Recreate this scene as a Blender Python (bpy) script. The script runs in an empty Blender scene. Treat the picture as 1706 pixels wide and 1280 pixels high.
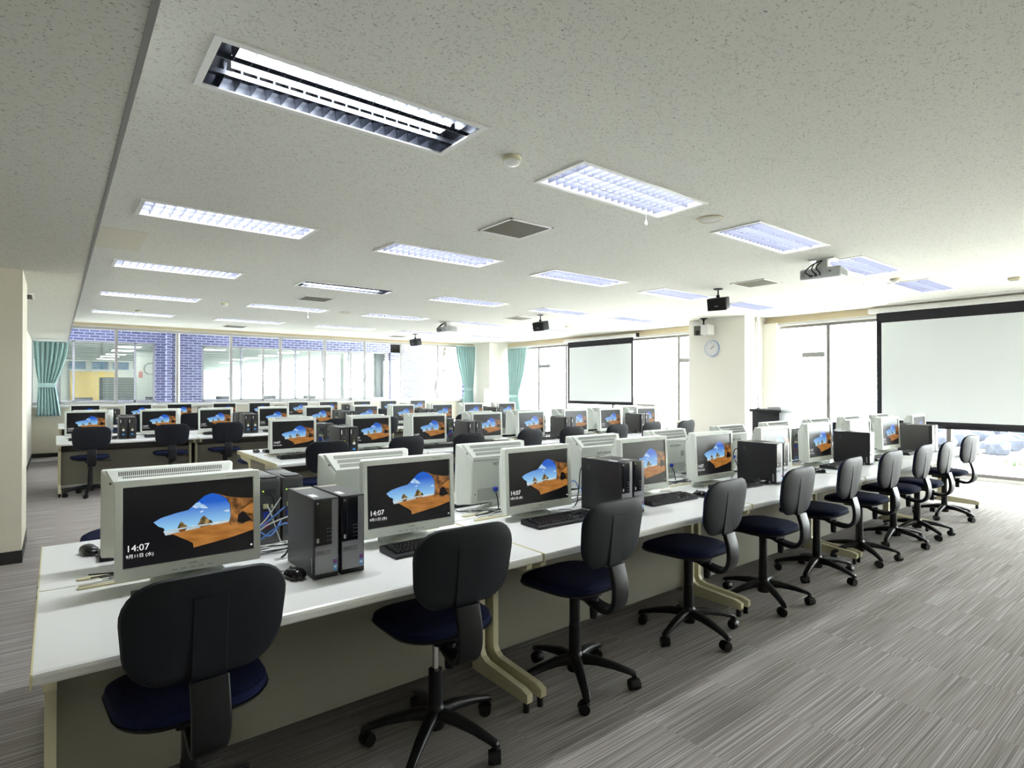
import bpy, bmesh, math, random
from mathutils import Vector, Matrix
random.seed(7)
PI = math.pi
S = bpy.context.scene
C = S.collection

# ------------------------------------------------------------------ camera
CAMH = 1.42
cam = bpy.data.objects.new('camera', bpy.data.cameras.new('camera'))
C.objects.link(cam)
cam.location = (0, 0, CAMH)
cam.data.sensor_width = 36
cam.data.lens = 36 * 964 / 1706
cam.rotation_euler = (math.radians(90.323), 0, math.radians(-38.24))
cam.data.clip_start = 0.05
cam.data.clip_end = 200
S.camera = cam

# ------------------------------------------------------------------ exposure
S.view_settings.view_transform = 'Standard'
S.view_settings.look = 'None'
S.view_settings.gamma = 1
S.view_settings.use_curve_mapping = False
S.view_settings.exposure = 1.4

# ------------------------------------------------------------------ world: bright hazy daylight
w = bpy.data.worlds.new('daylight'); S.world = w
w.use_nodes = True
nt = w.node_tree
bg = nt.nodes['Background']
bg.inputs['Color'].default_value = (0.93, 0.97, 1.0, 1)
bg.inputs['Strength'].default_value = 11.0

LAMP = 1.1          # strength of the fluorescent strips
LAMPW = 15.0        # light given by each fixture
H2 = 2.78           # main ceiling
H1 = 2.375          # lowered ceiling
WY = 15.1           # window wall
WX = 11.0           # right wall

# ------------------------------------------------------------------ materials
def mat(name, col, rough=0.5, metal=0.0, spec=0.5, noise=0.0, nscale=20.0, bump=0.0, coat=0.0):
    m = bpy.data.materials.new(name); m.use_nodes = True
    n = m.node_tree.nodes; l = m.node_tree.links
    b = n['Principled BSDF']
    b.inputs['Base Color'].default_value = (*col, 1)
    b.inputs['Roughness'].default_value = rough
    b.inputs['Metallic'].default_value = metal
    b.inputs['Specular IOR Level'].default_value = spec
    if coat: b.inputs['Coat Weight'].default_value = coat
    if noise or bump:
        tc = n.new('ShaderNodeTexCoord'); nz = n.new('ShaderNodeTexNoise')
        nz.inputs['Scale'].default_value = nscale; nz.inputs['Detail'].default_value = 3
        l.new(tc.outputs['Object'], nz.inputs['Vector'])
        if noise:
            mx = n.new('ShaderNodeMix'); mx.data_type = 'RGBA'
            mx.inputs['A'].default_value = (*[c * (1 - noise) for c in col], 1)
            mx.inputs['B'].default_value = (*[min(1, c * (1 + noise)) for c in col], 1)
            l.new(nz.outputs['Fac'], mx.inputs['Factor']); l.new(mx.outputs['Result'], b.inputs['Base Color'])
        if bump:
            bp = n.new('ShaderNodeBump'); bp.inputs['Strength'].default_value = bump; bp.inputs['Distance'].default_value = 0.002
            l.new(nz.outputs['Fac'], bp.inputs['Height']); l.new(bp.outputs['Normal'], b.inputs['Normal'])
    return m

def emis(name, col, strength):
    m = mat(name, (0.01, 0.01, 0.01), 0.4)
    b = m.node_tree.nodes['Principled BSDF']
    b.inputs['Emission Color'].default_value = (*col, 1)
    b.inputs['Emission Strength'].default_value = strength
    return m

M = {}
M['wall'] = mat('painted_wall', (0.74, 0.70, 0.58), 0.8, noise=0.03, nscale=3)
M['wall_beige'] = mat('beige_band', (0.66, 0.56, 0.38), 0.7)
M['white_wall'] = mat('white_column', (0.80, 0.78, 0.71), 0.8, noise=0.02, nscale=2)
M['black_base'] = mat('black_vinyl_base', (0.02, 0.02, 0.02), 0.5)
M['alu'] = mat('aluminium', (0.48, 0.47, 0.47), 0.45, 0.35)
M['white_metal'] = mat('white_metal', (0.78, 0.78, 0.76), 0.4)
M['grey_metal'] = mat('grey_metal', (0.30, 0.30, 0.29), 0.5, 0.3)
M['desk_top'] = mat('desk_laminate', (0.82, 0.83, 0.82), 0.28, noise=0.02, nscale=60)
M['cream'] = mat('cream_plastic', (0.58, 0.54, 0.33), 0.45)
M['cream_metal'] = mat('cream_metal', (0.66, 0.62, 0.42), 0.4)
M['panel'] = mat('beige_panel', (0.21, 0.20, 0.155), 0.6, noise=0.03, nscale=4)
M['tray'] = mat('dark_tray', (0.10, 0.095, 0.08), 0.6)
M['black'] = mat('black_plastic', (0.007, 0.0075, 0.009), 0.42, spec=0.3, bump=0.15, nscale=900)
M['black_gloss'] = mat('black_gloss', (0.008, 0.008, 0.009), 0.15)
M['shell'] = mat('grained_black_shell', (0.009, 0.011, 0.016), 0.48, spec=0.22, bump=0.3, nscale=700)
M['navy'] = mat('navy_fabric', (0.003, 0.007, 0.036), 0.9, spec=0.2, noise=0.35, nscale=500, bump=0.3)
M['chrome'] = mat('chrome', (0.7, 0.7, 0.7), 0.15, 1.0)
M['monitor'] = mat('monitor_plastic', (0.69, 0.72, 0.67), 0.45, bump=0.1, nscale=800)
M['vent'] = mat('vent_shadow', (0.06, 0.065, 0.06), 0.7)
M['recess'] = mat('recess_plastic', (0.50, 0.53, 0.49), 0.5)
M['ink'] = mat('dark_ink', (0.05, 0.05, 0.055), 0.5)
M['pc_black'] = mat('pc_case_black', (0.018, 0.018, 0.019), 0.38)
M['pc_grey'] = mat('pc_case_dark_grey', (0.085, 0.083, 0.078), 0.42)
M['pc_rear'] = mat('pc_rear_steel', (0.11, 0.12, 0.12), 0.4, 0.4)
M['silver'] = mat('silver_plastic', (0.42, 0.43, 0.44), 0.35, 0.5)
M['sticker'] = mat('white_sticker', (0.75, 0.75, 0.75), 0.5)
M['blue'] = mat('blue_plastic', (0.02, 0.05, 0.42), 0.4)
M['sticker_blue'] = mat('blue_sticker', (0.05, 0.3, 0.75), 0.4)
M['sticker_violet'] = mat('violet_sticker', (0.12, 0.05, 0.3), 0.4)
M['magenta'] = mat('magenta_port', (0.3, 0.01, 0.12), 0.5)
M['lan'] = mat('blue_cable', (0.09, 0.22, 0.60), 0.45)
M['grey_cable'] = mat('pale_cable', (0.55, 0.56, 0.53), 0.5)
M['screen_white'] = mat('projection_fabric', (0.76, 0.81, 0.83), 0.9)
M['screen_black'] = mat('screen_border', (0.012, 0.012, 0.018), 0.8)
M['led_green'] = emis('green_led', (0.5, 1.0, 0.05), 1.2)
M['led_yellow'] = emis('amber_led', (1.0, 0.75, 0.02), 1.0)
M['led_red'] = emis('red_led', (1.0, 0.08, 0.02), 3)
M['tube'] = emis('lit_tube', (0.93, 0.97, 1.0), LAMP * 2.0)
M['strip'] = emis('lit_strip', (0.86, 0.92, 1.0), LAMP)
M['strip_soft'] = emis('lit_soft', (0.72, 0.78, 1.0), LAMP * 0.5)
M['strip_dim'] = emis('dim_strip', (0.6, 0.68, 0.95), LAMP * 0.2)
M['louver'] = mat('louver_white', (0.17, 0.18, 0.235), 0.45)
M['louver_house'] = mat('louver_housing', (0.45, 0.47, 0.55), 0.5)
M['mirror'] = mat('louver_mirror', (0.17, 0.185, 0.22), 0.22, 0.9)
M['leaf'] = mat('leaf', (0.035, 0.06, 0.016), 0.5, noise=0.4, nscale=3)
M['bark'] = mat('bark', (0.055, 0.045, 0.04), 0.9, noise=0.2, nscale=12)
M['rock'] = mat('rock', (0.028, 0.033, 0.05), 0.9, noise=0.8, nscale=6, bump=0.8)
M['yellow_wall'] = mat('yellow_panel', (0.90, 0.62, 0.14), 0.7)
M['office_dark'] = mat('office_dark', (0.10, 0.11, 0.11), 0.7)
M['office_white'] = mat('office_white', (0.75, 0.76, 0.72), 0.7)
M['office_ceiling'] = mat('office_ceiling', (0.36, 0.42, 0.40), 0.8)
M['poster'] = mat('picture_blue', (0.10, 0.22, 0.38), 0.5, noise=0.6, nscale=6)
M['red_poster'] = mat('red_paper', (0.6, 0.2, 0.18), 0.6)
M['blind'] = mat('blind_slat', (0.5, 0.52, 0.5), 0.5)

# screens: faintly glowing black and picture colours
def disp(name, col, e, col2=None, nscale=8, axis=None, gloss=0.28):
    m = bpy.data.materials.new(name); m.use_nodes = True
    n = m.node_tree.nodes; l = m.node_tree.links; b = n['Principled BSDF']
    b.inputs['Base Color'].default_value = (0.004, 0.004, 0.005, 1)
    b.inputs['Specular IOR Level'].default_value = 0.35
    b.inputs['Roughness'].default_value = gloss
    b.inputs['Emission Strength'].default_value = e * 0.36
    b.inputs['Emission Color'].default_value = (*col, 1)
    if col2:
        tc = n.new('ShaderNodeTexCoord')
        mx = n.new('ShaderNodeMix'); mx.data_type = 'RGBA'
        mx.inputs['A'].default_value = (*col, 1); mx.inputs['B'].default_value = (*col2, 1)
        if axis == 'Z':
            sp = n.new('ShaderNodeSeparateXYZ'); mr = n.new('ShaderNodeMapRange')
            mr.inputs['From Min'].default_value = 0.18; mr.inputs['From Max'].default_value = 0.285
            l.new(tc.outputs['Object'], sp.inputs[0]); l.new(sp.outputs['Z'], mr.inputs['Value'])
            l.new(mr.outputs['Result'], mx.inputs['Factor'])
        else:
            mp = n.new('ShaderNodeMapping'); mp.inputs['Scale'].default_value = axis or (1, 1, 1)
            nz = n.new('ShaderNodeTexNoise'); nz.inputs['Scale'].default_value = nscale; nz.inputs['Detail'].default_value = 6
            rp = n.new('ShaderNodeMapRange'); rp.inputs['From Min'].default_value = 0.35; rp.inputs['From Max'].default_value = 0.65
            l.new(tc.outputs['Object'], mp.inputs[0]); l.new(mp.outputs[0], nz.inputs['Vector'])
            l.new(nz.outputs['Fac'], rp.inputs['Value']); l.new(rp.outputs['Result'], mx.inputs['Factor'])
        l.new(mx.outputs['Result'], b.inputs['Emission Color'])
    return m
M['d_black'] = disp('display_black', (0.006, 0.006, 0.007), 0.6)
M['d_sky'] = disp('display_sky', (0.40, 0.78, 1.0), 0.95, (0.006, 0.11, 0.62), axis='Z')
M['d_cloud'] = disp('display_cloud', (0.75, 0.85, 0.95), 0.9, (0.35, 0.6, 0.9), 60)
M['d_sea'] = disp('display_sea', (0.30, 0.48, 0.60), 0.9, (0.75, 0.85, 0.9), 30, (1, 1, 8))
M['d_sand'] = disp('display_sand', (0.52, 0.22, 0.05), 0.9, (0.33, 0.125, 0.022), 14, (1, 1, 5))
M['d_rock'] = disp('display_rock', (0.035, 0.014, 0.004), 0.9, (0.46, 0.20, 0.055), 42)
M['d_isle'] = disp('display_islet', (0.03, 0.028, 0.008), 0.9, (0.50, 0.32, 0.12), 60)
M['d_white'] = disp('display_text', (0.95, 0.95, 0.95), 1.0)

def glass_mat():
    m = bpy.data.materials.new('window_glass'); m.use_nodes = True
    n = m.node_tree.nodes; l = m.node_tree.links
    n.remove(n['Principled BSDF']); out = n['Material Output']
    t = n.new('ShaderNodeBsdfTransparent'); t.inputs[0].default_value = (0.95, 0.97, 0.96, 1)
    g = n.new('ShaderNodeBsdfGlossy'); g.inputs['Roughness'].default_value = 0.02
    fr = n.new('ShaderNodeFresnel'); ge = n.new('ShaderNodeNewGeometry'); ma = n.new('ShaderNodeMath'); ma.operation = 'MULTIPLY_ADD'
    ma.inputs[1].default_value = 1 / 1.35 - 1.35; ma.inputs[2].default_value = 1.35     # same reflectance on both faces of the pane
    l.new(ge.outputs['Backfacing'], ma.inputs[0]); l.new(ma.outputs[0], fr.inputs['IOR'])
    mx = n.new('ShaderNodeMixShader')
    l.new(fr.outputs[0], mx.inputs[0]); l.new(t.outputs[0], mx.inputs[1]); l.new(g.outputs[0], mx.inputs[2])
    l.new(mx.outputs[0], out.inputs['Surface'])
    return m
M['glass'] = glass_mat()

def ceiling_mat(name, col):
    m = mat(name, col, 0.85)
    n = m.node_tree.nodes; l = m.node_tree.links; b = n['Principled BSDF']
    tc = n.new('ShaderNodeTexCoord')
    mp = n.new('ShaderNodeMapping'); mp.inputs['Scale'].default_value = (26, 62, 1); mp.inputs['Rotation'].default_value = (0, 0, 0.12)
    nz = n.new('ShaderNodeTexNoise'); nz.inputs['Scale'].default_value = 1.0; nz.inputs['Detail'].default_value = 2.5
    nz.inputs['Roughness'].default_value = 0.65; nz.inputs['Distortion'].default_value = 1.2
    # thin worm-like fissures: where the noise crosses its middle value, in patches
    sb = n.new('ShaderNodeMath'); sb.operation = 'SUBTRACT'; sb.inputs[1].default_value = 0.5
    ab = n.new('ShaderNodeMath'); ab.operation = 'ABSOLUTE'
    lt = n.new('ShaderNodeMapRange'); lt.inputs['From Min'].default_value = 0.010; lt.inputs['From Max'].default_value = 0.018
    lt.inputs['To Min'].default_value = 1; lt.inputs['To Max'].default_value = 0
    n2 = n.new('ShaderNodeTexNoise'); n2.inputs['Scale'].default_value = 70; n2.inputs['Detail'].default_value = 1
    gt = n.new('ShaderNodeMapRange'); gt.inputs['From Min'].default_value = 0.53; gt.inputs['From Max'].default_value = 0.57
    mu = n.new('ShaderNodeMath'); mu.operation = 'MULTIPLY'
    l.new(tc.outputs['Object'], mp.inputs[0]); l.new(mp.outputs[0], nz.inputs['Vector'])
    l.new(nz.outputs['Fac'], sb.inputs[0]); l.new(sb.outputs[0], ab.inputs[0]); l.new(ab.outputs[0], lt.inputs['Value'])
    l.new(tc.outputs['Object'], n2.inputs['Vector']); l.new(n2.outputs['Fac'], gt.inputs['Value'])
    l.new(lt.outputs[0], mu.inputs[0]); l.new(gt.outputs[0], mu.inputs[1])
    mx = n.new('ShaderNodeMix'); mx.data_type = 'RGBA'
    mx.inputs['A'].default_value = (*col, 1); mx.inputs['B'].default_value = (*[c * 0.28 for c in col], 1)
    l.new(mu.outputs[0], mx.inputs['Factor']); l.new(mx.outputs['Result'], b.inputs['Base Color'])
    bp = n.new('ShaderNodeBump'); bp.inputs['Strength'].default_value = 0.5; bp.inputs['Distance'].default_value = -0.003
    l.new(mu.outputs[0], bp.inputs['Height']); l.new(bp.outputs['Normal'], b.inputs['Normal'])
    return m
M['ceiling'] = ceiling_mat('acoustic_tile', (0.71, 0.71, 0.65))

def carpet_mat():
    m = mat('striped_carpet', (0.2, 0.18, 0.16), 0.95, spec=0.15)
    n = m.node_tree.nodes; l = m.node_tree.links; b = n['Principled BSDF']
    tc = n.new('ShaderNodeTexCoord'); sp = n.new('ShaderNodeSeparateXYZ'); l.new(tc.outputs['Object'], sp.inputs[0])
    # tiles 0.5 m wide along X, each with its own stripe phase
    dv = n.new('ShaderNodeMath'); dv.operation = 'MULTIPLY'; dv.inputs[1].default_value = 2.0
    fl = n.new('ShaderNodeMath'); fl.operation = 'FLOOR'
    l.new(sp.outputs['X'], dv.inputs[0]); l.new(dv.outputs[0], fl.inputs[0])
    cb = n.new('ShaderNodeCombineXYZ')
    mm = n.new('ShaderNodeMath'); mm.operation = 'MULTIPLY'; mm.inputs[1].default_value = 1.37
    xs = n.new('ShaderNodeMath'); xs.operation = 'MULTIPLY_ADD'; xs.inputs[1].default_value = 0.9; 
    l.new(fl.outputs[0], mm.inputs[0]); l.new(sp.outputs['X'], xs.inputs[0]); l.new(mm.outputs[0], xs.inputs[2])
    ys = n.new('ShaderNodeMath'); ys.operation = 'MULTIPLY'; ys.inputs[1].default_value = 165
    l.new(sp.outputs['Y'], ys.inputs[0])
    l.new(xs.outputs[0], cb.inputs['X']); l.new(ys.outputs[0], cb.inputs['Y'])
    nz = n.new('ShaderNodeTexNoise'); nz.inputs['Scale'].default_value = 1.0; nz.inputs['Detail'].default_value = 2.0; nz.inputs['Roughness'].default_value = 0.7
    l.new(cb.outputs[0], nz.inputs['Vector'])
    cr = n.new('ShaderNodeValToRGB'); e = cr.color_ramp.elements
    e[0].position = 0.36; e[0].color = (0.205, 0.188, 0.178, 1)
    e[1].position = 0.68; e[1].color = (0.54, 0.515, 0.53, 1)
    a = cr.color_ramp.elements.new(0.46); a.color = (0.285, 0.26, 0.235, 1)
    a = cr.color_ramp.elements.new(0.56); a.color = (0.365, 0.34, 0.335, 1)
    l.new(nz.outputs['Fac'], cr.inputs[0]); l.new(cr.outputs[0], b.inputs['Base Color'])
    bp = n.new('ShaderNodeBump'); bp.inputs['Strength'].default_value = 0.4; bp.inputs['Distance'].default_value = 0.003
    l.new(nz.outputs['Fac'], bp.inputs['Height']); l.new(bp.outputs['Normal'], b.inputs['Normal'])
    return m
M['carpet'] = carpet_mat()

def brick_mat(name, axis='X', c1=(0.05, 0.056, 0.13), c2=(0.016, 0.02, 0.07), mort=(0.20, 0.21, 0.285)):
    m = mat(name, c1, 0.5)
    n = m.node_tree.nodes; l = m.node_tree.links; b = n['Principled BSDF']
    tc = n.new('ShaderNodeTexCoord'); sp = n.new('ShaderNodeSeparateXYZ'); cb = n.new('ShaderNodeCombineXYZ')
    l.new(tc.outputs['Object'], sp.inputs[0])
    l.new(sp.outputs[axis], cb.inputs['X']); l.new(sp.outputs['Z'], cb.inputs['Y'])
    bk = n.new('ShaderNodeTexBrick')
    bk.inputs['Color1'].default_value = (*c1, 1); bk.inputs['Color2'].default_value = (*c2, 1); bk.inputs['Mortar'].default_value = (*mort, 1)
    bk.inputs['Scale'].default_value = 1.0; bk.inputs['Mortar Size'].default_value = 0.010; bk.inputs['Mortar Smooth'].default_value = 0.1
    bk.inputs['Brick Width'].default_value = 0.232; bk.inputs['Row Height'].default_value = 0.074
    l.new(cb.outputs[0], bk.inputs['Vector']); l.new(bk.outputs['Color'], b.inputs['Base Color'])
    return m
M['brick_x'] = brick_mat('blue_brick_x', 'X')
M['brick_y'] = brick_mat('blue_brick_y', 'Y')

def curtain_mat():
    m = mat('teal_curtain', (0.40, 0.59, 0.59), 0.9, spec=0.2, noise=0.08, nscale=200)
    b = m.node_tree.nodes['Principled BSDF']
    b.inputs['Sheen Weight'].default_value = 0.2
    b.inputs['Subsurface Weight'].default_value = 0.0
    return m
M['curtain'] = curtain_mat()

def grille_mat():
    m = mat('silver_grille', (0.30, 0.31, 0.32), 0.35, 0.6)
    n = m.node_tree.nodes; l = m.node_tree.links; b = n['Principled BSDF']
    tc = n.new('ShaderNodeTexCoord')
    mp = n.new('ShaderNodeMapping'); mp.inputs['Rotation'].default_value = (PI / 2, 0, 0)
    vo = n.new('ShaderNodeTexBrick'); vo.inputs['Scale'].default_value = 1; vo.inputs['Brick Width'].default_value = 0.0085; vo.inputs['Row Height'].default_value = 0.0042
    vo.inputs['Mortar Size'].default_value = 0.0011
    vo.inputs['Color1'].default_value = (0.015, 0.015, 0.016, 1); vo.inputs['Color2'].default_value = (0.02, 0.02, 0.02, 1); vo.inputs['Mortar'].default_value = (0.40, 0.41, 0.43, 1)
    l.new(tc.outputs['Object'], mp.inputs[0]); l.new(mp.outputs[0], vo.inputs['Vector']); l.new(vo.outputs['Color'], b.inputs['Base Color'])
    return m
M['grille'] = grille_mat()

# ------------------------------------------------------------------ mesh helpers
class MB:
    """collects shapes and links them as one mesh object"""
    def __init__(s): s.v = []; s.f = []; s.mi = []; s.sm = []; s.mats = []
    def m(s, name):
        if name not in s.mats: s.mats.append(name)
        return s.mats.index(name)
    def add(s, vs, fs, m, smooth=False, xf=None):
        o = len(s.v)
        s.v += [tuple(xf @ Vector(v)) for v in vs] if xf else [tuple(v) for v in vs]
        k = s.m(m)
        for f in fs: s.f.append([i + o for i in f]); s.mi.append(k); s.sm.append(smooth)
    def box(s, x0, x1, y0, y1, z0, z1, m, xf=None):
        vs = [(x, y, z) for x in (x0, x1) for y in (y0, y1) for z in (z0, z1)]
        fs = [(0, 1, 3, 2), (4, 6, 7, 5), (0, 4, 5, 1), (2, 3, 7, 6), (0, 2, 6, 4), (1, 5, 7, 3)]
        s.add(vs, fs, m, False, xf)
    def bbox(s, x0, x1, y0, y1, z0, z1, m, b=0.004, seg=2, xf=None, smooth=True):
        bm = bmesh.new(); bmesh.ops.create_cube(bm, size=1)
        for v in bm.verts:
            v.co = Vector(((x0 + x1) / 2 + v.co.x * (x1 - x0), (y0 + y1) / 2 + v.co.y * (y1 - y0), (z0 + z1) / 2 + v.co.z * (z1 - z0)))
        bmesh.ops.bevel(bm, geom=list(bm.edges), offset=b, segments=seg, profile=0.5, affect='EDGES')
        s.bm(bm, m, xf, smooth)
    def bm(s, bm, m, xf=None, smooth=True):
        bm.verts.index_update()
        s.add([v.co[:] for v in bm.verts], [[v.index for v in f.verts] for f in bm.faces], m, smooth, xf); bm.free()
    def cyl(s, p0, p1, r0, r1, m, seg=16, caps=True, smooth=True):
        p0 = Vector(p0); p1 = Vector(p1); d = (p1 - p0).normalized()
        a = d.orthogonal().normalized(); b = d.cross(a)
        vs = []
        for p, r in ((p0, r0), (p1, r1)):
            for i in range(seg):
                t = 2 * PI * i / seg; vs.append(p + (a * math.cos(t) + b * math.sin(t)) * r)
        s.add(vs, [(i, (i + 1) % seg, seg + (i + 1) % seg, seg + i) for i in range(seg)], m, smooth)
        if caps: s.add(vs, [list(range(seg))[::-1], list(range(seg, 2 * seg))], m, False)
    def tube(s, pts, r, m, seg=8, caps=True):
        pts = [Vector(p) for p in pts]; n = len(pts)
        up = Vector((0, 0, 1)); vs = []; prev = None
        for i, p in enumerate(pts):
            t = (pts[min(i + 1, n - 1)] - pts[max(i - 1, 0)]).normalized()
            a = (prev - t * prev.dot(t)) if prev else t.orthogonal()
            if a.length < 1e-6: a = t.orthogonal()
            a.normalize(); prev = a; b = t.cross(a)
            rr = r[i] if isinstance(r, (list, tuple)) else r
            for k in range(seg):
                th = 2 * PI * k / seg; vs.append(p + (a * math.cos(th) + b * math.sin(th)) * rr)
        fs = [(i * seg + k, i * seg + (k + 1) % seg, (i + 1) * seg + (k + 1) % seg, (i + 1) * seg + k) for i in range(n - 1) for k in range(seg)]
        if caps: fs += [list(range(seg))[::-1], list(range((n - 1) * seg, n * seg))]
        s.add(vs, fs, m, True)
    def prism(s, outline, y0, y1, m, smooth=False, axis='Y', xf=None):
        """outline of (a,b) pairs; extruded along axis"""
        n = len(outline)
        def P(a, b, t): return {'Y': (a, t, b), 'X': (t, a, b), 'Z': (a, b, t)}[axis]
        vs = [P(a, b, y0) for a, b in outline] + [P(a, b, y1) for a, b in outline]
        s.add(vs, [(i, (i + 1) % n, n + (i + 1) % n, n + i) for i in range(n)], m, smooth, xf)
        s.add(vs, [list(range(n))[::-1], list(range(n, 2 * n))], m, False, xf)
    def loft(s, rings, m, smooth=True, caps=True, close=True):
        n = len(rings[0]); vs = [p for r in rings for p in r]
        rng = range(n) if close else range(n - 1)
        s.add(vs, [(i * n + k, i * n + (k + 1) % n, (i + 1) * n + (k + 1) % n, (i + 1) * n + k) for i in range(len(rings) - 1) for k in rng], m, smooth)
        if caps: s.add(vs, [list(range(n))[::-1], list(range((len(rings) - 1) * n, len(rings) * n))], m, False)
    def lathe(s, prof, m, seg=24, c=(0, 0, 0)):
        rings = [[(c[0] + r * math.cos(2 * PI * k / seg), c[1] + r * math.sin(2 * PI * k / seg), c[2] + z) for k in range(seg)] for r, z in prof]
        s.loft(rings, m)
    def build(s, name, parent=None, mw=None):
        me = bpy.data.meshes.new(name)
        me.from_pydata(s.v, [], s.f)
        for x in s.mats: me.materials.append(M[x])
        me.polygons.foreach_set('material_index', s.mi); me.polygons.foreach_set('use_smooth', s.sm)
        bm = bmesh.new(); bm.from_mesh(me); bmesh.ops.recalc_face_normals(bm, faces=bm.faces); bm.to_mesh(me); bm.free()
        if any(s.sm) and not all(s.sm) or any(s.sm):
            try: me.set_sharp_from_angle(angle=math.radians(38))
            except Exception: pass
        me.update()
        o = bpy.data.objects.new(name, me); C.objects.link(o)
        if parent: o.parent = parent
        return o

def rrect(w, h, r, seg=6, cx=0, cy=0):
    out = []
    r = min(r, w / 2 - 1e-4, h / 2 - 1e-4)
    for (sx, sy, a0) in ((1, 1, 0), (-1, 1, PI / 2), (-1, -1, PI), (1, -1, 3 * PI / 2)):
        for i in range(seg + 1):
            a = a0 + (PI / 2) * i / seg
            out.append((cx + sx * (w / 2 - r) + r * math.cos(a), cy + sy * (h / 2 - r) + r * math.sin(a)))
    return out

def pad(mb, w, h, t1, t2, r, m, fn, rings=6, seg=6, power=3.0):
    """soft rounded slab: outline w x h, thickness t1 above and t2 below; fn maps (u,v,t) to 3-D"""
    def surf(sgn, t):
        R = []
        for i in range(rings + 1):
            s_ = math.sin(PI / 2 * (1 - i / rings)) if i < rings else 0.0
            zz = sgn * t * (1 - max(0, s_) ** power) ** (1 / power)
            if i == rings: R.append([fn(0, 0, sgn * t)] * 1)
            else: R.append([fn(a * s_, b * s_, zz) for a, b in rrect(w, h, r, seg)])
        return R
    for sgn, t in ((1, t1), (-1, t2)):
        R = surf(sgn, t); n = len(R[0]); vs = [p for q in R[:-1] for p in q] + R[-1]
        fs = [(i * n + k, i * n + (k + 1) % n, (i + 1) * n + (k + 1) % n, (i + 1) * n + k) for i in range(len(R) - 2) for k in range(n)]
        last = (len(R) - 2) * n; fs += [(last + k, last + (k + 1) % n, len(vs) - 1) for k in range(n)]
        mb.add(vs, fs, m, True)

def spline(pts, n=6):
    pts = [Vector(p) for p in pts]; out = []
    P = [pts[0] * 2 - pts[1]] + pts + [pts[-1] * 2 - pts[-2]]
    for i in range(1, len(P) - 2):
        for k in range(n):
            t = k / n
            out.append(0.5 * ((2 * P[i]) + (-P[i - 1] + P[i + 1]) * t + (2 * P[i - 1] - 5 * P[i] + 4 * P[i + 1] - P[i + 2]) * t * t + (-P[i - 1] + 3 * P[i] - 3 * P[i + 1] + P[i + 2]) * t ** 3))
    out.append(pts[-1]); return out

def text_mesh(body, size, m, name, parent, loc, rot, align='LEFT', ext=0.0002, bold=False):
    cu = bpy.data.curves.new(name, 'FONT'); cu.body = body; cu.size = size; cu.align_x = align; cu.extrude = ext
    cu.resolution_u = 3
    if bold: cu.offset = size * 0.012
    o = bpy.data.objects.new(name, cu); C.objects.link(o)
    bpy.context.view_layer.update()
    me = bpy.data.meshes.new_from_object(o.evaluated_get(bpy.context.evaluated_depsgraph_get()))
    bpy.data.objects.remove(o); me.name = name
    me.materials.clear(); me.materials.append(M[m])
    o = bpy.data.objects.new(name, me); C.objects.link(o); o.location = loc; o.rotation_euler = rot
    if parent: o.parent = parent
    return o

def tag(o, label, cat, group=None, kind=None):
    o['label'] = label; o['category'] = cat
    if group: o['group'] = group
    if kind: o['kind'] = kind
    return o
def thing(name, loc=(0, 0, 0), rz=0.0):
    o = bpy.data.objects.new(name, None); C.objects.link(o); o.location = loc; o.rotation_euler = (0, 0, rz); o.empty_display_size = 0.1
    return o
def struct(mb, name):
    o = mb.build(name); o['kind'] = 'structure'; return o
def kids(o): return KIDS.get(o.name) or [c for c in bpy.data.objects if c.parent == o]
KIDS = {}
def reg(o):
    """remember the children of a prototype before it is copied"""
    for c in [c for c in bpy.data.objects if c.parent == o]:
        KIDS.setdefault(o.name, []).append(c); reg(c)
def copy_tree(o, parent=None):
    c = o.copy(); C.objects.link(c)
    if parent: c.parent = parent
    for ch in KIDS.get(o.name, []): copy_tree(ch, c)
    return c
class Proto:
    """the first placing uses the prototype itself, the next ones copy it"""
    def __init__(s, root): s.root = root; reg(root); s.used = False
    def place(s, loc, rz, label, cat, group=None):
        if s.used: o = copy_tree(s.root)
        else: o = s.root; s.used = True
        o.location = loc; o.rotation_euler = (0, 0, rz)
        tag(o, label, cat, group); return o
ORD = ['first', 'second', 'third', 'fourth', 'fifth', 'sixth', 'seventh', 'eighth', 'ninth', 'tenth', 'eleventh', 'twelfth']

# ------------------------------------------------------------------ the room shell
XL, YN = -3.2, -2.6        # unseen sides, behind the camera
LX = [0.475, 2.476, 4.503, 6.521, 8.531]; LY = [2.445, 4.916, 7.392, 9.936, 12.433]; LW, LD = 1.294, 0.46

m = MB()
m.box(XL, WX + 0.1, YN, WY + 0.1, -0.1, 0, 'carpet')
struct(m, 'floor')

def holed(x0, x1, y0, y1, z, holes, name, m_, th=0.0):
    xs = sorted({x0, x1} | {h[0] for h in holes} | {h[1] for h in holes}); ys = sorted({y0, y1} | {h[2] for h in holes} | {h[3] for h in holes})
    mb = MB()
    for i in range(len(xs) - 1):
        for j in range(len(ys) - 1):
            cx, cy = (xs[i] + xs[i + 1]) / 2, (ys[j] + ys[j + 1]) / 2
            if any(h[0] < cx < h[1] and h[2] < cy < h[3] for h in holes): continue
            mb.add([(xs[i], ys[j], z), (xs[i], ys[j + 1], z), (xs[i + 1], ys[j + 1], z), (xs[i + 1], ys[j], z)], [(0, 1, 2, 3)], m_)
    return struct(mb, name)
FR = 0.03
holes = [(x + FR, x + LW - FR, y + FR, y + LD - FR) for x in LX for y in LY]
holed(0.19, WX + 0.15, YN, WY + 0.1, H2, holes, 'ceiling', 'ceiling')
m = MB(); m.box(XL - 0.1, WX + 0.15, YN - 0.1, WY + 0.1, H2 + 0.16, H2 + 0.30, 'office_white'); struct(m, 'ceiling_slab')
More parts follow.
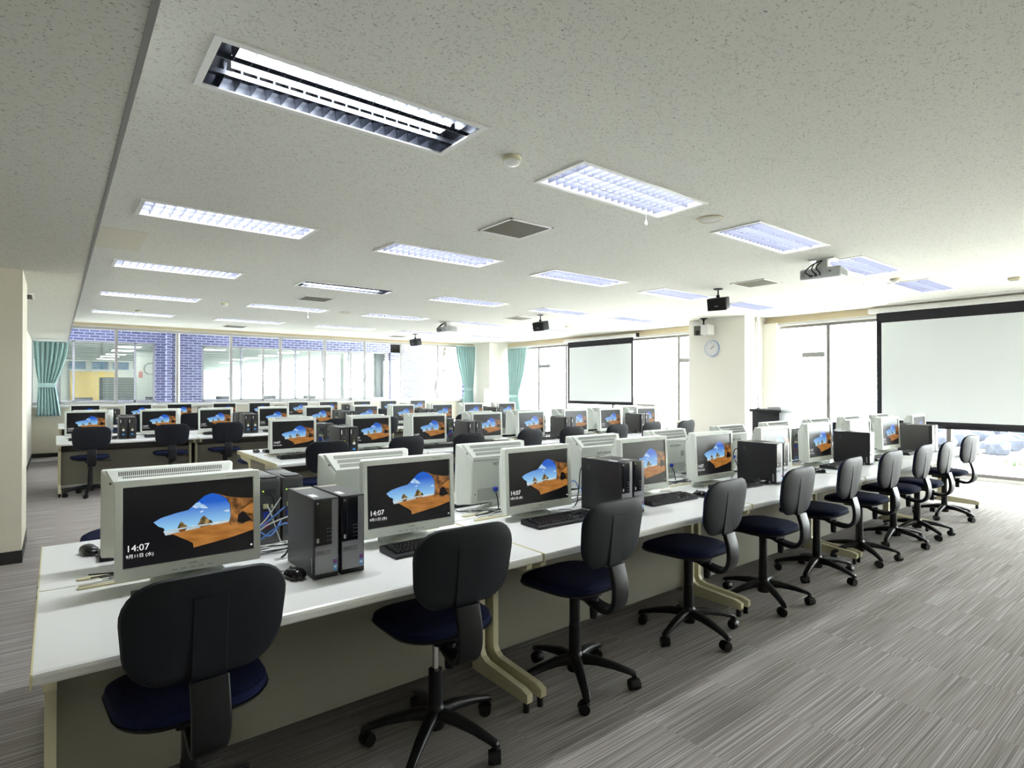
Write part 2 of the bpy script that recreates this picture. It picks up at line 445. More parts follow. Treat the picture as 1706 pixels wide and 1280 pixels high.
m = MB(); m.box(XL, 0.182, YN, WY, H1, H1 + 0.06, 'ceiling'); struct(m, 'ceiling_lowered')
m = MB(); m.box(0.182, 0.200, YN, WY - 0.02, H1 - 0.002, H2, 'grey_metal'); struct(m, 'trim_1')

# unseen enclosing walls
m = MB(); m.box(XL - 0.1, XL, YN, WY, 0, H2 + 0.16, 'wall'); struct(m, 'wall_left')
m = MB(); m.box(XL, WX + 0.15, YN - 0.1, YN, 0, H2 + 0.16, 'wall'); struct(m, 'wall_behind')

# left pillar and the short wall run behind it
m = MB(); m.box(XL, -0.215, 6.15, 7.05, 0.10, H1, 'wall'); struct(m, 'wall_pillar')
m = MB(); m.box(XL, -0.21, 6.14, 7.06, 0, 0.10, 'black_base'); struct(m, 'baseboard_pillar')
m = MB(); m.box(-0.55, -0.385, 7.05, WY, 0.08, H1, 'white_wall'); struct(m, 'wall_side')
m = MB(); m.box(-0.55, -0.38, 7.06, WY, 0, 0.08, 'black_base'); struct(m, 'baseboard_side')

# window wall: low wall, sill, head band
m = MB(); m.box(-0.4, WX, WY, WY + 0.12, 0.08, 1.0, 'wall'); struct(m, 'wall_back')
m = MB(); m.box(-0.385, WX, WY - 0.012, WY + 0.1, 0, 0.08, 'black_base'); struct(m, 'baseboard_back')
m = MB(); m.bbox(-0.38, 10.25, WY - 0.09, WY + 0.1, 1.0, 1.045, 'white_metal', 0.006); struct(m, 'trim_2')
m = MB(); m.box(-0.4, WX, WY, WY + 0.12, 2.70, H2 + 0.16, 'white_wall'); m.box(-0.4, WX, WY - 0.03, WY, 2.73, H2, 'wall_beige'); struct(m, 'wall_back_head')

m = MB(); m.box(-12, WX + 0.15, WY - 0.1, WY + 0.12, H2 + 0.31, 11.5, 'brick_x'); struct(m, 'wall_sky_block')  # unseen wall added above the room to block sky and darken the courtyard

# one window per bay: frame, sashes, panes
MX = [-0.39, 1.02, 2.17, 3.30, 4.45, 5.59, 6.72, 7.84, 9.07, 10.25]
WZ0, WZ1 = 1.045, 2.70
for i in range(len(MX) - 1):
    a, b = MX[i], MX[i + 1]
    m = MB()
    t = 0.028
    m.box(a, a + t, WY - 0.03, WY + 0.05, WZ0, WZ1, 'alu'); m.box(b - t, b, WY - 0.03, WY + 0.05, WZ0, WZ1, 'alu')
    m.box(a + t, b - t, WY - 0.02, WY + 0.05, WZ0, WZ0 + 0.035, 'alu'); m.box(a + t, b - t, WY - 0.02, WY + 0.05, WZ1 - 0.05, WZ1, 'alu')
    fr = struct(m, 'window_%d' % (i + 1))
    m = MB(); m.box(a + t, b - t, WY + 0.012, WY + 0.016, WZ0 + 0.035, WZ1 - 0.05, 'glass'); m.build('window_pane', fr)
    if i in (0, 3, 4, 5):
        m = MB(); xm = a + (b - a) * (0.30 if i == 0 else 0.62)
        m.box(xm, xm + 0.045, WY - 0.01, WY + 0.035, WZ0 + 0.035, 2.42, 'alu')
        m.box(a + t, b - t, WY - 0.01, WY + 0.03, WZ0 + 0.035, WZ0 + 0.075, 'alu')
        m.build('window_sash', fr)
    if i in (1, 2, 4, 5):
        m = MB(); m.box(b - 0.06, b - 0.045, WY - 0.05, WY - 0.02, 1.62, 1.66, 'ink'); m.box(b - 0.058, b - 0.048, WY - 0.06, WY - 0.045, 1.58, 1.66, 'ink'); m.build('window_latch', fr)

# columns
m = MB(); m.box(10.30, WX + 0.1, 14.17, WY + 0.1, 0.08, H2 + 0.1, 'white_wall'); struct(m, 'wall_column_corner')
m = MB(); m.box(10.22, WX + 0.1, 5.86, 7.09, 0.08, H2 + 0.1, 'white_wall'); struct(m, 'wall_column')
m = MB(); m.box(10.21, WX + 0.1, 5.85, 7.10, 0, 0.08, 'black_base'); struct(m, 'baseboard_column')

# right wall: beige beam over full-height glazing
segs = [(7.09, 14.17), (YN, 5.86)]
for k, (a, b) in enumerate(segs):
    m = MB(); m.box(WX, WX + 0.1, a, b, 2.655, H2 + 0.1, 'wall_beige'); struct(m, 'wall_right_head' if k == 0 else 'wall_right_head_near')
    m = MB(); m.box(WX - 0.02, WX + 0.12, a, b, 2.60, 2.655, 'white_metal')
    m.box(WX - 0.06, WX - 0.04, a + 0.05, b - 0.05, 2.625, 2.64, 'alu'); struct(m, 'trim_%d' % (3 + k))
    m = MB(); m.box(WX + 0.02, WX + 0.14, a, b, 0.0, 0.05, 'white_metal'); struct(m, 'trim_%d' % (5 + k))
m = MB(); m.box(10.9, 10.99, 5.60, 5.86, 0.0, 2.66, 'white_wall'); struct(m, 'wall_right_jamb')
wn = 10
M['jamb'] = mat('window_frame_grey', (0.20, 0.185, 0.17), 0.5)
for (ys, hz) in (([7.09, 7.93, 9.9, 11.6, 12.75, 14.17], 0.85), ([5.62, 4.71, 2.9, 1.1, -0.8, YN], 0.85)):
    ys = sorted(ys)
    for i in range(len(ys) - 1):
        a, b = ys[i], ys[i + 1]; t = 0.03
        m = MB()
        m.box(WX + 0.04, WX + 0.10, a, a + t, 0.05, 2.60, 'jamb'); m.box(WX + 0.04, WX + 0.10, b - t, b, 0.05, 2.60, 'jamb')
        m.box(WX + 0.04, WX + 0.10, a + t, b - t, 0.05, 0.10, 'jamb'); m.box(WX + 0.04, WX + 0.10, a + t, b - t, 2.55, 2.60, 'jamb')
        fr = struct(m, 'window_%d' % wn); wn += 1
        m = MB(); m.box(WX + 0.068, WX + 0.072, a + t, b - t, 0.10, 2.55, 'glass'); m.build('window_pane', fr)
for k, (a, b) in enumerate(((4.76, 5.16), (7.42, 7.88), (12.2, 12.7))):
    m = MB(); m.bbox(WX - 0.01, WX + 0.05, a, b, 1.98, 2.07, 'grey_metal', 0.004); o = m.build('window_ventilator')
    tag(o, ['grey ventilator strip across the window right of the column', 'grey ventilator strip across the window left of the column', 'grey ventilator strip across the window right of the far curtain'][k], 'ventilator', 'window ventilators')
# thin slots in the ceiling along the right wall
for k, (a, b) in enumerate(((7.6, 11.5), (11.8, 13.9), (3.9, 5.6), (0.2, 3.6))):
    m = MB(); m.box(10.60, 10.625, a, b, H2 - 0.003, H2 + 0.001, 'grey_metal'); struct(m, 'trim_%d' % (7 + k))

# ------------------------------------------------------------------ outside: ground, courtyard, office building
def gravel():
    g = mat('pale_gravel', (0.62, 0.60, 0.55), 0.95, noise=0.3, nscale=14, bump=0.8); return g
M['gravel'] = gravel()
M['av_black'] = mat('cabinet_black', (0.015, 0.016, 0.022), 0.5)
m = MB(); m.box(WX + 0.12, 70, -40, 60, -0.15, -0.03, 'gravel'); m.box(-20, WX + 0.12, WY + 0.12, 18.9, -0.15, -0.03, 'gravel'); struct(m, 'ground')

FY = 19.0
m = MB()
m.box(-12, 9.93, FY, FY + 0.25, 2.66, 12, 'brick_x'); m.box(-8, 9.93, FY, FY + 0.25, 0, 1.0, 'brick_x')  # upper part carried far out of view to cut sky light in the courtyard
m.box(-8, -3.2, FY, FY + 0.25, 1.0, 2.66, 'brick_x'); m.box(2.20, 3.36, FY, FY + 0.25, 1.0, 2.66, 'brick_x'); m.box(9.42, 11.0, FY, FY + 0.25, 0, 12, 'brick_x')
struct(m, 'wall_courtyard')
m = MB(); m.box(2.44, 2.56, FY - 0.25, FY, 0, 7.5, 'brick_x'); struct(m, 'wall_courtyard_pier')
m = MB(); m.box(11.0, 11.25, FY, 21.3, 0, 12, 'brick_y'); struct(m, 'wall_courtyard_side')
m = MB(); m.box(10.33, 10.8, 15.6, 15.75, 0, 7, 'brick_x'); struct(m, 'wall_corner_pier')
# rain pipe
m = MB(); m.cyl((2.72, FY - 0.14, 0), (2.72, FY - 0.14, 7.4), 0.055, 0.055, 'pipe' if 'pipe' in M else 'white_metal', 16)
for z in (1.2, 3.2): m.box(2.65, 2.79, FY - 0.15, FY - 0.001, z, z + 0.04, 'alu')
tag(m.build('drain_pipe'), 'pale vertical drain pipe on the brick wall across the courtyard', 'pipe')

# office beyond: windows, floor, ceiling, back wall
OX0, OX1, OY = -8, 11, 48
m = MB(); m.box(OX0, 11.0, FY + 0.25, OY, -0.1, 0, 'office_dark'); struct(m, 'floor_office')
m = MB(); m.box(OX0, 11.0, FY + 0.25, OY, 2.68, 2.8, 'office_ceiling'); struct(m, 'ceiling_office')
m = MB(); m.box(OX0, 11.0, OY, OY + 0.1, 0, 3.0, 'office_white'); struct(m, 'wall_office')
m = MB(); m.box(-8, -7.9, FY, OY, 0, 3, 'office_white'); struct(m, 'wall_office_left')
m = MB(); m.box(-2.5, 2.9, 33.0, 33.1, 0, 2.68, 'office_white'); struct(m, 'wall_office_partition')
ow = 30
M['frame_out'] = mat('outdoor_frame', (0.16, 0.16, 0.18), 0.5)
def office_window(xs, z0=1.0, z1=2.66, blind=None):
    global ow
    a, b = xs[0], xs[-1]
    m = MB()
    for x in xs: m.box(x - 0.025, x + 0.025, FY + 0.06, FY + 0.12, z0, z1, 'frame_out')
    m.box(a, b, FY + 0.06, FY + 0.12, z0, z0 + 0.07, 'frame_out'); m.box(a, b, FY + 0.06, FY + 0.12, z1 - 0.04, z1, 'frame_out')
    o = struct(m, 'window_%d' % ow); ow += 1
    m = MB(); m.box(a, b, FY + 0.075, FY + 0.08, z0 + 0.07, z1 - 0.05, 'glass'); m.build('window_pane', o)
office_window([-3.2, -1.6, 0.0, 0.36, 1.72, 2.17])
office_window([3.4, 4.46, 6.1, 7.0, 7.9, 9.38])
def blinds(a, b, z0, z1, label):
    m = MB(); z = z0
    while z < z1:
        m.box(a, b, FY + 0.325, FY + 0.335, z, z + 0.010, 'blind'); z += 0.046
    m.box(a, b, FY + 0.25, FY + 0.36, 2.62, 2.66, 'blind')
    for xx in (a + 0.1, b - 0.1): m.box(xx, xx + 0.004, FY + 0.33, FY + 0.335, z0, 2.66, 'blind')
    o = m.build('window_blind'); tag(o, label, 'blind', 'blinds in the office across the courtyard')
blinds(-0.6, 0.95, 1.05, 2.6, 'open slatted blind in the left end of the office window across the courtyard')
blinds(1.0, 2.15, 1.05, 2.6, 'open slatted blind beside the brick pier across the courtyard')
blinds(3.42, 4.4, 1.05, 2.6, 'open slatted blind right of the brick pier across the courtyard')
blinds(4.5, 6.9, 1.05, 1.6, 'slatted blind lowered over the lower middle office window across the courtyard')
blinds(7.0, 9.3, 1.05, 2.6, 'open slatted blind at the right end of the office across the courtyard')
M['office_lamp'] = emis('office_lamp', (1.0, 0.97, 0.9), 5.0)
OL = [(1.78, 21.62), (1.79, 23.87), (1.79, 26.61), (1.72, 28.85), (1.72, 31.13), (4.17, 21.49), (6.86, 32.25), (6.57, 28.48), (6.65, 26.37), (6.62, 24.02), (6.61, 21.51), (9.14, 28.89), (9.13, 26.56), (9.03, 23.64), (8.97, 21.55)]
for k, (x, y) in enumerate(OL):
    m = MB(); m.box(x - 0.3, x + 0.3, y - 0.3, y + 0.3, 2.665, 2.68, 'office_lamp')
    tag(m.build('office_light'), ('lit office ceiling light, %s in the left window across the courtyard' % ORD[k]) if k < 5 else 'lit office ceiling light beside the brick pier across the courtyard' if k == 5 else ('lit office ceiling light, %s from left in the wide windows across the courtyard' % ORD[k - 6]), 'ceiling light', 'office lights across the courtyard')
m = MB(); m.box(0.5, 2.25, 32.93, 32.99, 0, 2.15, 'yellow_wall'); tag(m.build('yellow_screen'), 'yellow roller partition seen through the left office window', 'partition')
for k, x in enumerate((-0.45, 0.45, 1.3, 2.1)):
    m = MB(); m.box(x, x + 0.62, 32.92, 32.97, 2.25, 2.6, 'poster')
    tag(m.build('framed_picture'), ['leftmost', 'second from left', 'third from left', 'rightmost'][k] + ' of four blue pictures above the yellow partition', 'picture', 'pictures in the office')
t = thing('office_clock', (2.66, 24.3, 2.08)); m = MB(); m.cyl((0, 0, 0), (0, -0.05, 0), 0.21, 0.21, 'office_dark', 32); m.build('clock_rim', t)
m = MB(); m.cyl((0, -0.05, 0), (0, -0.055, 0), 0.185, 0.185, 'sticker', 32); m.build('clock_face', t); tag(t, 'round clock on the wall inside the office across the courtyard', 'clock')
m = MB(); m.box(2.2, 3.05, 24.32, 24.5, 0, 2.68, 'office_white'); struct(m, 'wall_office_pillar')
m = MB(); m.box(2.3, 2.42, 24.30, 24.32, 1.75, 1.98, 'red_poster'); tag(m.build('red_notice'), 'small red paper notice on the office pillar below the clock', 'paper')
m = MB(); m.bbox(1.05, 1.95, 21.6, 22.1, 0, 1.72, 'office_dark', 0.02); tag(m.build('grey_cabinet'), 'dark grey cabinet in the office left of the brick pier', 'cabinet')
m = MB(); m.bbox(-0.4, 0.1, 21.0, 21.4, 0, 1.55, 'office_dark', 0.02); tag(m.build('grey_cabinet'), 'dark low cabinet at the left end of the office window', 'cabinet')
for k, (x, y) in enumerate(((0.2, 20.6), (2.0, 21.0), (4.0, 21.0), (5.6, 21.4), (6.9, 21.0))):
    t = thing('office_desk', (x, y, 0))
    m = MB(); m.bbox(0, 1.3, 0, 0.7, 0.70, 0.73, 'office_white', 0.005); m.build('desktop', t)
    for a in (0.02, 1.25): m = MB(); m.box(a, a + 0.03, 0.05, 0.65, 0, 0.70, 'office_white'); m.build('side_panel', t)
    tag(t, ['office desk behind the yellow-lit window', 'office desk beside the brick pier window', 'office desk right of the brick pier', 'office desk in the middle of the far office', 'office desk at the right end of the far office'][k], 'desk', 'desks across the courtyard')
    m = MB()
    m.bbox(x + 0.2, x + 0.65, y + 0.3, y + 0.36, 0.80, 1.12, 'office_dark', 0.01); m.box(x + 0.40, x + 0.45, y + 0.33, y + 0.37, 0.73, 0.85, 'office_dark')
    m.box(x + 0.3, x + 0.55, y + 0.28, y + 0.42, 0.73, 0.745, 'office_dark')
    tag(m.build('office_monitor'), ['dark monitor on the leftmost desk of the far office', 'dark monitor on the far office desk by the brick pier', 'dark monitor on the far office desk right of the pier', 'dark monitor on the middle far office desk', 'dark monitor on the rightmost far office desk'][k], 'monitor', 'office monitors')
m = MB(); m.box(9.0, 9.4, FY + 0.3, FY + 0.5, 0, 2.66, 'office_dark'); m.box(8.4, 8.5, 21, 21.1, 0, 2.68, 'office_white'); struct(m, 'wall_office_end')

# tree beyond
t = thing('tree', (13.45, 22.9, 0))
m = MB()
m.tube(spline([(0, 0, 0), (0.15, 0.1, 1.0), (0.35, 0.1, 1.8), (0.55, 0, 2.6), (0.8, 0, 4.0)]), [0.14 - 0.0035 * i for i in range(25)], 'bark', 10)
m.tube(spline([(0.2, 0.1, 1.3), (0.6, 0.2, 1.9), (0.75, 0.2, 2.5), (0.7, 0.2, 3.4)]), [0.07 - 0.002 * i for i in range(19)], 'bark', 8)
m.build('trunk', t)
m = MB(); rnd = random.Random(3)
for c, rad, n in (((0.4, 0, 3.4), 0.9, 420), ((-0.75, 0.3, 3.1), 0.5, 240), ((1.6, 0.2, 3.5), 0.9, 320), ((-0.9, -0.2, 2.35), 0.35, 60), ((0.5, 0, 4.6), 1.4, 500)):
    for _ in range(n):
        p = Vector([rnd.gauss(0, 0.5) for _ in range(3)]) * rad + Vector(c)
        a = Vector([rnd.uniform(-1, 1) for _ in range(3)]).normalized() * 0.06; b = a.orthogonal().normalized() * 0.035
        m.add([p - a, p + b, p + a, p - b], [(0, 1, 2, 3)], 'leaf')
m.build('foliage', t); tag(t, 'leafy tree with pale leaning trunk outside the right end of the back windows', 'tree')

# rocks and weeds outside the right-hand glazing
rnd = random.Random(11)
def rock(x, y, r, k, lab):
    bm = bmesh.new(); bmesh.ops.create_icosphere(bm, subdivisions=2, radius=1)
    for v in bm.verts: v.co *= 1 + rnd.uniform(-0.16, 0.16)
    for v in bm.verts: v.co = Vector((v.co.x * r, v.co.y * r * 1.2, v.co.z * r * 0.75))
    m = MB(); m.bm(bm, 'rock', smooth=False); o = m.build('rock'); o.location = (x, y, r * 0.45 - 0.03); o.rotation_euler = (0, 0, rnd.uniform(0, 6))
    tag(o, lab, 'rock', 'rocks outside the window')
for k in range(46):
    a, b = k % 6, k // 6
    rock(16.0 + a * 1.0 + rnd.uniform(-0.1, 0.1) + (b % 2) * 0.45, 1.2 + b * 1.12 + rnd.uniform(-0.08, 0.08), rnd.uniform(0.26, 0.36), k, 'grey blue rock outside, %s from the glass in the %s line from the right' % (ORD[a], ORD[b]))
m = MB()
for _ in range(900):
    x = rnd.uniform(12.2, 15.2); y = rnd.uniform(0.5, 6.5)
    if math.sin(x * 2.3) * math.sin(y * 3.1) < 0.25: continue
    h = rnd.uniform(0.04, 0.16); a = rnd.uniform(0, 6.3); dx, dy = math.cos(a) * 0.02, math.sin(a) * 0.02
    m.add([(x - dx, y - dy, -0.03), (x + dx, y + dy, -0.03), (x + rnd.uniform(-.05, .05), y + rnd.uniform(-.05, .05), h)], [(0, 1, 2)], 'leaf')
tag(m.build('weeds'), 'patches of low green weeds on the pale ground outside', 'weeds', kind='stuff')

# ------------------------------------------------------------------ curtains
def curtain(name, p0, p1, z0, z1, amp, n, pinch, side, label, tie=True, zt=None):
    """pleated curtain between p0 and p1 (plan points); pinch narrows it at the tie"""
    p0 = Vector(p0); p1 = Vector(p1); d = (p1 - p0); L = d.length; d.normalize(); nrm = Vector((-d.y, d.x))
    U = n * 8; V = 26; rows = []
    zt = zt or (z0 + (z1 - z0) * 0.42)
    for j in range(V + 1):
        z = z0 + (z1 - z0) * j / V
        if z > zt: k = 1 - pinch * (1 - (z - zt) / (z1 - zt)) ** 1.6
        else: k = 1 - pinch * (1 - 0.45 * ((zt - z) / (zt - z0)) ** 0.7)
        row = []
        for i in range(U + 1):
            u = i / U; c = side
            s_ = (c + (u - c) * k) * L
            am = amp * (0.6 + 0.4 * k) * (1 + 0.3 * math.sin(i * 1.7)) if abs(z - zt) > 0.03 else amp * 0.5
            q = p0 + d * s_ + nrm * (am * math.sin(2 * PI * n * u + 0.4 * math.sin(z * 2)))
            row.append((q.x, q.y, z))
        rows.append(row)
    t = thing(name, (0, 0, 0))
    m = MB(); m.loft(rows, 'curtain', caps=False, close=False); o = m.build('cloth', t)
    md = o.modifiers.new('thickness', 'SOLIDIFY'); md.thickness = 0.004
    if tie:
        c0 = p0 + d * (side + (0 - side) * (1 - pinch)) * L; c1 = p0 + d * (side + (1 - side) * (1 - pinch)) * L
        cc = (c0 + c1) / 2; hw = (c1 - c0).length / 2 + 0.012
        ring = [(cc.x + d.x * hw * math.cos(a) + nrm.x * (amp + 0.015) * math.sin(a), cc.y + d.y * hw * math.cos(a) + nrm.y * (amp + 0.015) * math.sin(a)) for a in [2 * PI * q / 24 for q in range(24)]]
        m = MB(); m.loft([[(a, b, zt - 0.045) for a, b in ring], [(a, b, zt + 0.045) for a, b in ring]], 'curtain', caps=False); m.build('tie_band', t)
    m = MB(); m.tube([(p0.x, p0.y, z1 + 0.012), (p1.x, p1.y, z1 + 0.012)], 0.010, 'white_metal'); m.build('curtain_rail', t)
    tag(t, label, 'curtain', 'teal curtains'); return t
curtain('curtain', (-0.36, 14.93), (0.20, 14.93), 0.84, 2.34, 0.035, 7, 0.55, 0.28, 'teal pleated curtain tied back at the left end of the brick-view windows', zt=1.46)
curtain('curtain', (9.55, 14.88), (10.26, 14.88), 0.5, 2.68, 0.035, 8, 0.60, 0.80, 'teal curtain tied back left of the cream corner column', zt=1.36)
curtain('curtain', (10.93, 13.15), (10.93, 14.12), 0.5, 2.60, 0.035, 8, 0.55, 0.75, 'teal curtain hanging right of the cream corner column', zt=1.15)

# ------------------------------------------------------------------ ceiling fixtures
def light_fixture(kind):
    t = thing('ceiling_light')
    W, D = LW, LD
    m = MB(); z = -0.008
    for (a, b, c, d) in ((0, W, 0, FR), (0, W, D - FR, D), (0, FR, FR, D - FR), (W - FR, W, FR, D - FR)):
        m.box(a, b, c, d, z, 0.0, 'white_metal')
    m.build('frame', t)
    hs = 0.10
    m = MB(); a, b, c, d = FR, W - FR, FR, D - FR; mm = 'louver_house' if kind != 'dark' else 'mirror'
    m.box(a - 0.01, a, c, d, 0.0, hs, mm); m.box(b, b + 0.01, c, d, 0, hs, mm); m.box(a, b, c - 0.01, c, 0, hs, mm); m.box(a, b, d, d + 0.01, 0, hs, mm); m.box(a, b, c, d, hs, hs + 0.01, mm)
    m.build('housing', t)
    # lamps above the louver
    st = (d - c) / 3
    for k in range(3):
        y0 = c + st * k
        mm = {'dark': ['mirror', 'tube', 'mirror'], 'lit': ['strip', 'strip', 'strip_soft'], 'mid': ['strip_dim', 'strip', 'strip_dim']}[kind][k]
        if kind == 'dark' and k != 1: continue
        m = MB(); x0, x1 = (a + 0.09, b - 0.09) if kind == 'dark' else (a + 0.02, b - 0.02)
        m.box(x0, x1, y0 + 0.01, y0 + st - 0.01, 0.066 if kind != 'dark' else 0.033, 0.085, mm)
        m.build('lamp', t)
    la = bpy.data.lights.new('fluorescent', 'AREA'); la.shape = 'RECTANGLE'; la.size = W - (0.26 if kind == 'dark' else 0.12); la.size_y = (st - 0.02) if kind != 'lit' else 3 * st - 0.06
    la.energy = LAMPW; la.color = (0.95, 0.98, 1.0)
    lo = bpy.data.objects.new('lamp_light', la); C.objects.link(lo); lo.parent = t; lo.location = (W / 2, c + st * 1.5, 0.062 if kind != 'dark' else 0.03)
    mm = 'mirror' if kind == 'dark' else 'louver'
    m = MB()
    n = 17
    for k in (1, 2): m.box(a, b, c + st * k - 0.003, c + st * k + 0.003, 0.0, 0.058 if kind != 'dark' else 0.02, 'louver' if kind != 'dark' else 'mirror')
    for i in range(1, n + 1):
        x = a + (b - a) * i / (n + 1)
        for k in range(3):
            if kind == 'dark' and k == 1: continue
            y0 = c + st * k + 0.003; y1 = c + st * (k + 1) - 0.003
            # blades are thicker at the top, open at the foot
            m.prism([(x - 0.001, 0.0), (x + 0.001, 0.0), (x + 0.008, 0.056), (x - 0.008, 0.056)], y0, y1, mm)
    if kind == 'dark':
        for k in (0, 2):
            y0 = c + st * k + 0.004; y1 = c + st * (k + 1) - 0.004
            m.add([(a, y0, 0.05), (b, y0, 0.05), (b, y1, 0.09), (a, y1, 0.09)] if k == 0 else [(a, y0, 0.09), (b, y0, 0.09), (b, y1, 0.05), (a, y1, 0.05)], [(0, 1, 2, 3)], 'mirror')
    m.build('louver', t)
    return Proto(t)
LF = {k: light_fixture(k) for k in ('dark', 'lit')}
rowname = ['nearest', 'second', 'third', 'fourth', 'farthest']
for j, y in enumerate(LY):
    for i, x in enumerate(LX):
        kind = 'dark' if (i, j) in ((0, 0), (1, 2)) else ('lit')
        if (i, j) == (0, 0): lab = 'largest ceiling light, bright strip between dark louvers, nearest the camera'
        elif (i, j) == (1, 2): lab = 'dark louvered ceiling light with one bright strip in the third row of lights'
        else: lab = 'recessed louvered ceiling light, %s from the left in the %s row of lights' % (ORD[i], rowname[j])
        o = LF[kind].place((x, y, H2), 0, lab, 'ceiling light', 'recessed ceiling lights')
        if (i, j) in ((1, 0), (3, 0), (1, 3), (3, 3)):
            m = MB(); px, py = (LW * 0.80, LD * 0.80)
            m.cyl((px, py, -0.10), (px, py, 0.0), 0.002, 0.002, 'white_metal', 6); m.lathe([(0.003, -0.09), (0.010, -0.105), (0.012, -0.125), (0.004, -0.135)], 'white_metal', 12, (px, py, 0))
            m.build('pull_cord', o)

def vent(cx, cy, w, label, col='grey'):
    t = thing('ceiling_vent', (cx, cy, H2)); h = w / 2
    m = MB()
    for (a, b, c, d) in ((-h, h, -h, -h + 0.02), (-h, h, h - 0.02, h), (-h, -h + 0.02, -h, h), (h - 0.02, h, -h, h)): m.box(a, b, c, d, -0.01, 0, 'white_metal')
    m.build('frame', t)
    m = MB(); m.box(-h + 0.02, h - 0.02, -h + 0.02, h - 0.02, -0.004, -0.001, 'ventdark'); m.build('backing', t)
    m = MB()
    n = int((w - 0.04) / 0.016)
    for i in range(n):
        y = -h + 0.025 + i * 0.016; m.box(-h + 0.02, h - 0.02, y, y + 0.007, -0.008, -0.004, 'ventgrille')
    m.build('grille', t)
    tag(t, label, 'vent', 'square ceiling vents')
M['ventgrille'] = mat('vent_grille', (0.17, 0.16, 0.12), 0.6); M['ventdark'] = mat('vent_dark', (0.07, 0.065, 0.05), 0.8)
vent(3.09, 3.87, 0.46, 'square beige grille vent in the ceiling, nearest of all vents')
vent(7.16, 3.95, 0.46, 'square ceiling vent left of the nearer projector')
vent(3.12, 8.83, 0.46, 'square ceiling vent just beyond the dark louvered light')
vent(7.15, 8.84, 0.46, 'square ceiling vent beside the middle hanging speaker')
vent(3.13, 14.0, 0.46, 'square ceiling vent near the left brick-view windows')
vent(7.15, 14.0, 0.46, 'square ceiling vent near the farthest hanging speaker')
t = thing('ceiling_vent', (-0.30, 7.86, H1)); m = MB(); m.box(-0.12, 0.12, -0.2, 0.2, -0.01, 0, 'white_metal'); m.build('frame', t); m = MB(); m.box(-0.10, 0.10, -0.18, 0.18, -0.014, -0.01, 'ventdark'); m.build('grille', t)
tag(t, 'small dark vent in the lowered ceiling beside the left pillar', 'vent')
t = thing('ceiling_vent', (-0.30, 4.62, H1)); m = MB(); m.box(-0.25, 0.0, -0.2, 0.13, -0.01, 0, 'white_metal'); m.build('frame', t); m = MB(); m.box(-0.22, -0.02, -0.18, 0.11, -0.014, -0.01, 'ventdark'); m.build('grille', t)
tag(t, 'dark vent corner in the lowered ceiling at the left picture edge', 'vent')
M['hatch'] = mat('hatch_paint', (0.66, 0.63, 0.52), 0.7)
m = MB(); m.box(0.215, 0.64, 5.98, 6.84, H2 - 0.004, H2 + 0.001, 'hatch'); tag(m.build('ceiling_hatch'), 'flat beige access hatch in the ceiling next to the grey edge strip', 'hatch')
def disc(name, x, y, prof, mats, label, cat, group=None):
    t = thing(name, (x, y, H2))
    for k, (pn, pr, mm) in enumerate(zip(('base', 'cover'), prof, mats)): m = MB(); m.lathe(pr, mm, 32); m.build(pn, t)
    tag(t, label, cat, group)
smoke = [[(0.055, 0.0), (0.055, -0.022), (0.048, -0.026), (0.001, -0.027)], [(0.046, -0.024), (0.044, -0.042), (0.030, -0.050), (0.001, -0.052)]]
M['cream_pale'] = mat('ivory_plastic', (0.66, 0.62, 0.45), 0.5)
disc('smoke_detector', 2.11, 2.68, smoke, ('cream_pale', 'white_metal'), 'round smoke detector right of the largest ceiling light', 'smoke detector', 'smoke detectors')
disc('smoke_detector', 2.14, 10.23, smoke, ('cream_pale', 'white_metal'), 'small smoke detector in the ceiling near the third row of lights', 'smoke detector', 'smoke detectors')
disc('smoke_detector', 1.14, 12.1, smoke, ('cream_pale', 'white_metal'), 'smoke detector above the farthest left ceiling light', 'smoke detector', 'smoke detectors')
disc('smoke_detector', 8.25, 2.72, smoke, ('cream_pale', 'white_metal'), 'smoke detector between the nearer projector and the right-hand light', 'smoke detector', 'smoke detectors')
disc('smoke_detector', 8.9, 9.3, smoke, ('cream_pale', 'white_metal'), 'smoke detector left of the middle hanging speaker', 'smoke detector', 'smoke detectors')
spk = [[(0.105, 0.0), (0.105, -0.008), (0.092, -0.012), (0.09, -0.006)], [(0.09, -0.008), (0.07, -0.011), (0.001, -0.012)]]
M['grille_fabric'] = mat('speaker_grille_white', (0.6, 0.59, 0.54), 0.8)
disc('ceiling_speaker', 4.134, 2.671, spk, ('cream_pale', 'grille_fabric'), 'round flush ceiling speaker between two lights of the nearest row', 'ceiling speaker', 'round ceiling speakers')
disc('ceiling_speaker', 4.12, 10.12, spk, ('cream_pale', 'grille_fabric'), 'round flush ceiling speaker in the far part of the ceiling', 'ceiling speaker', 'round ceiling speakers')
m = MB(); m.bbox(9.27, 9.38, 1.71, 1.83, H2 - 0.035, H2, 'cream_pale', 0.006); m.box(9.30, 9.35, 1.73, 1.81, H2 - 0.04, H2 - 0.034, 'grey_metal'); tag(m.build('ceiling_sensor'), 'small boxy sensor on the ceiling near the right picture edge', 'sensor')

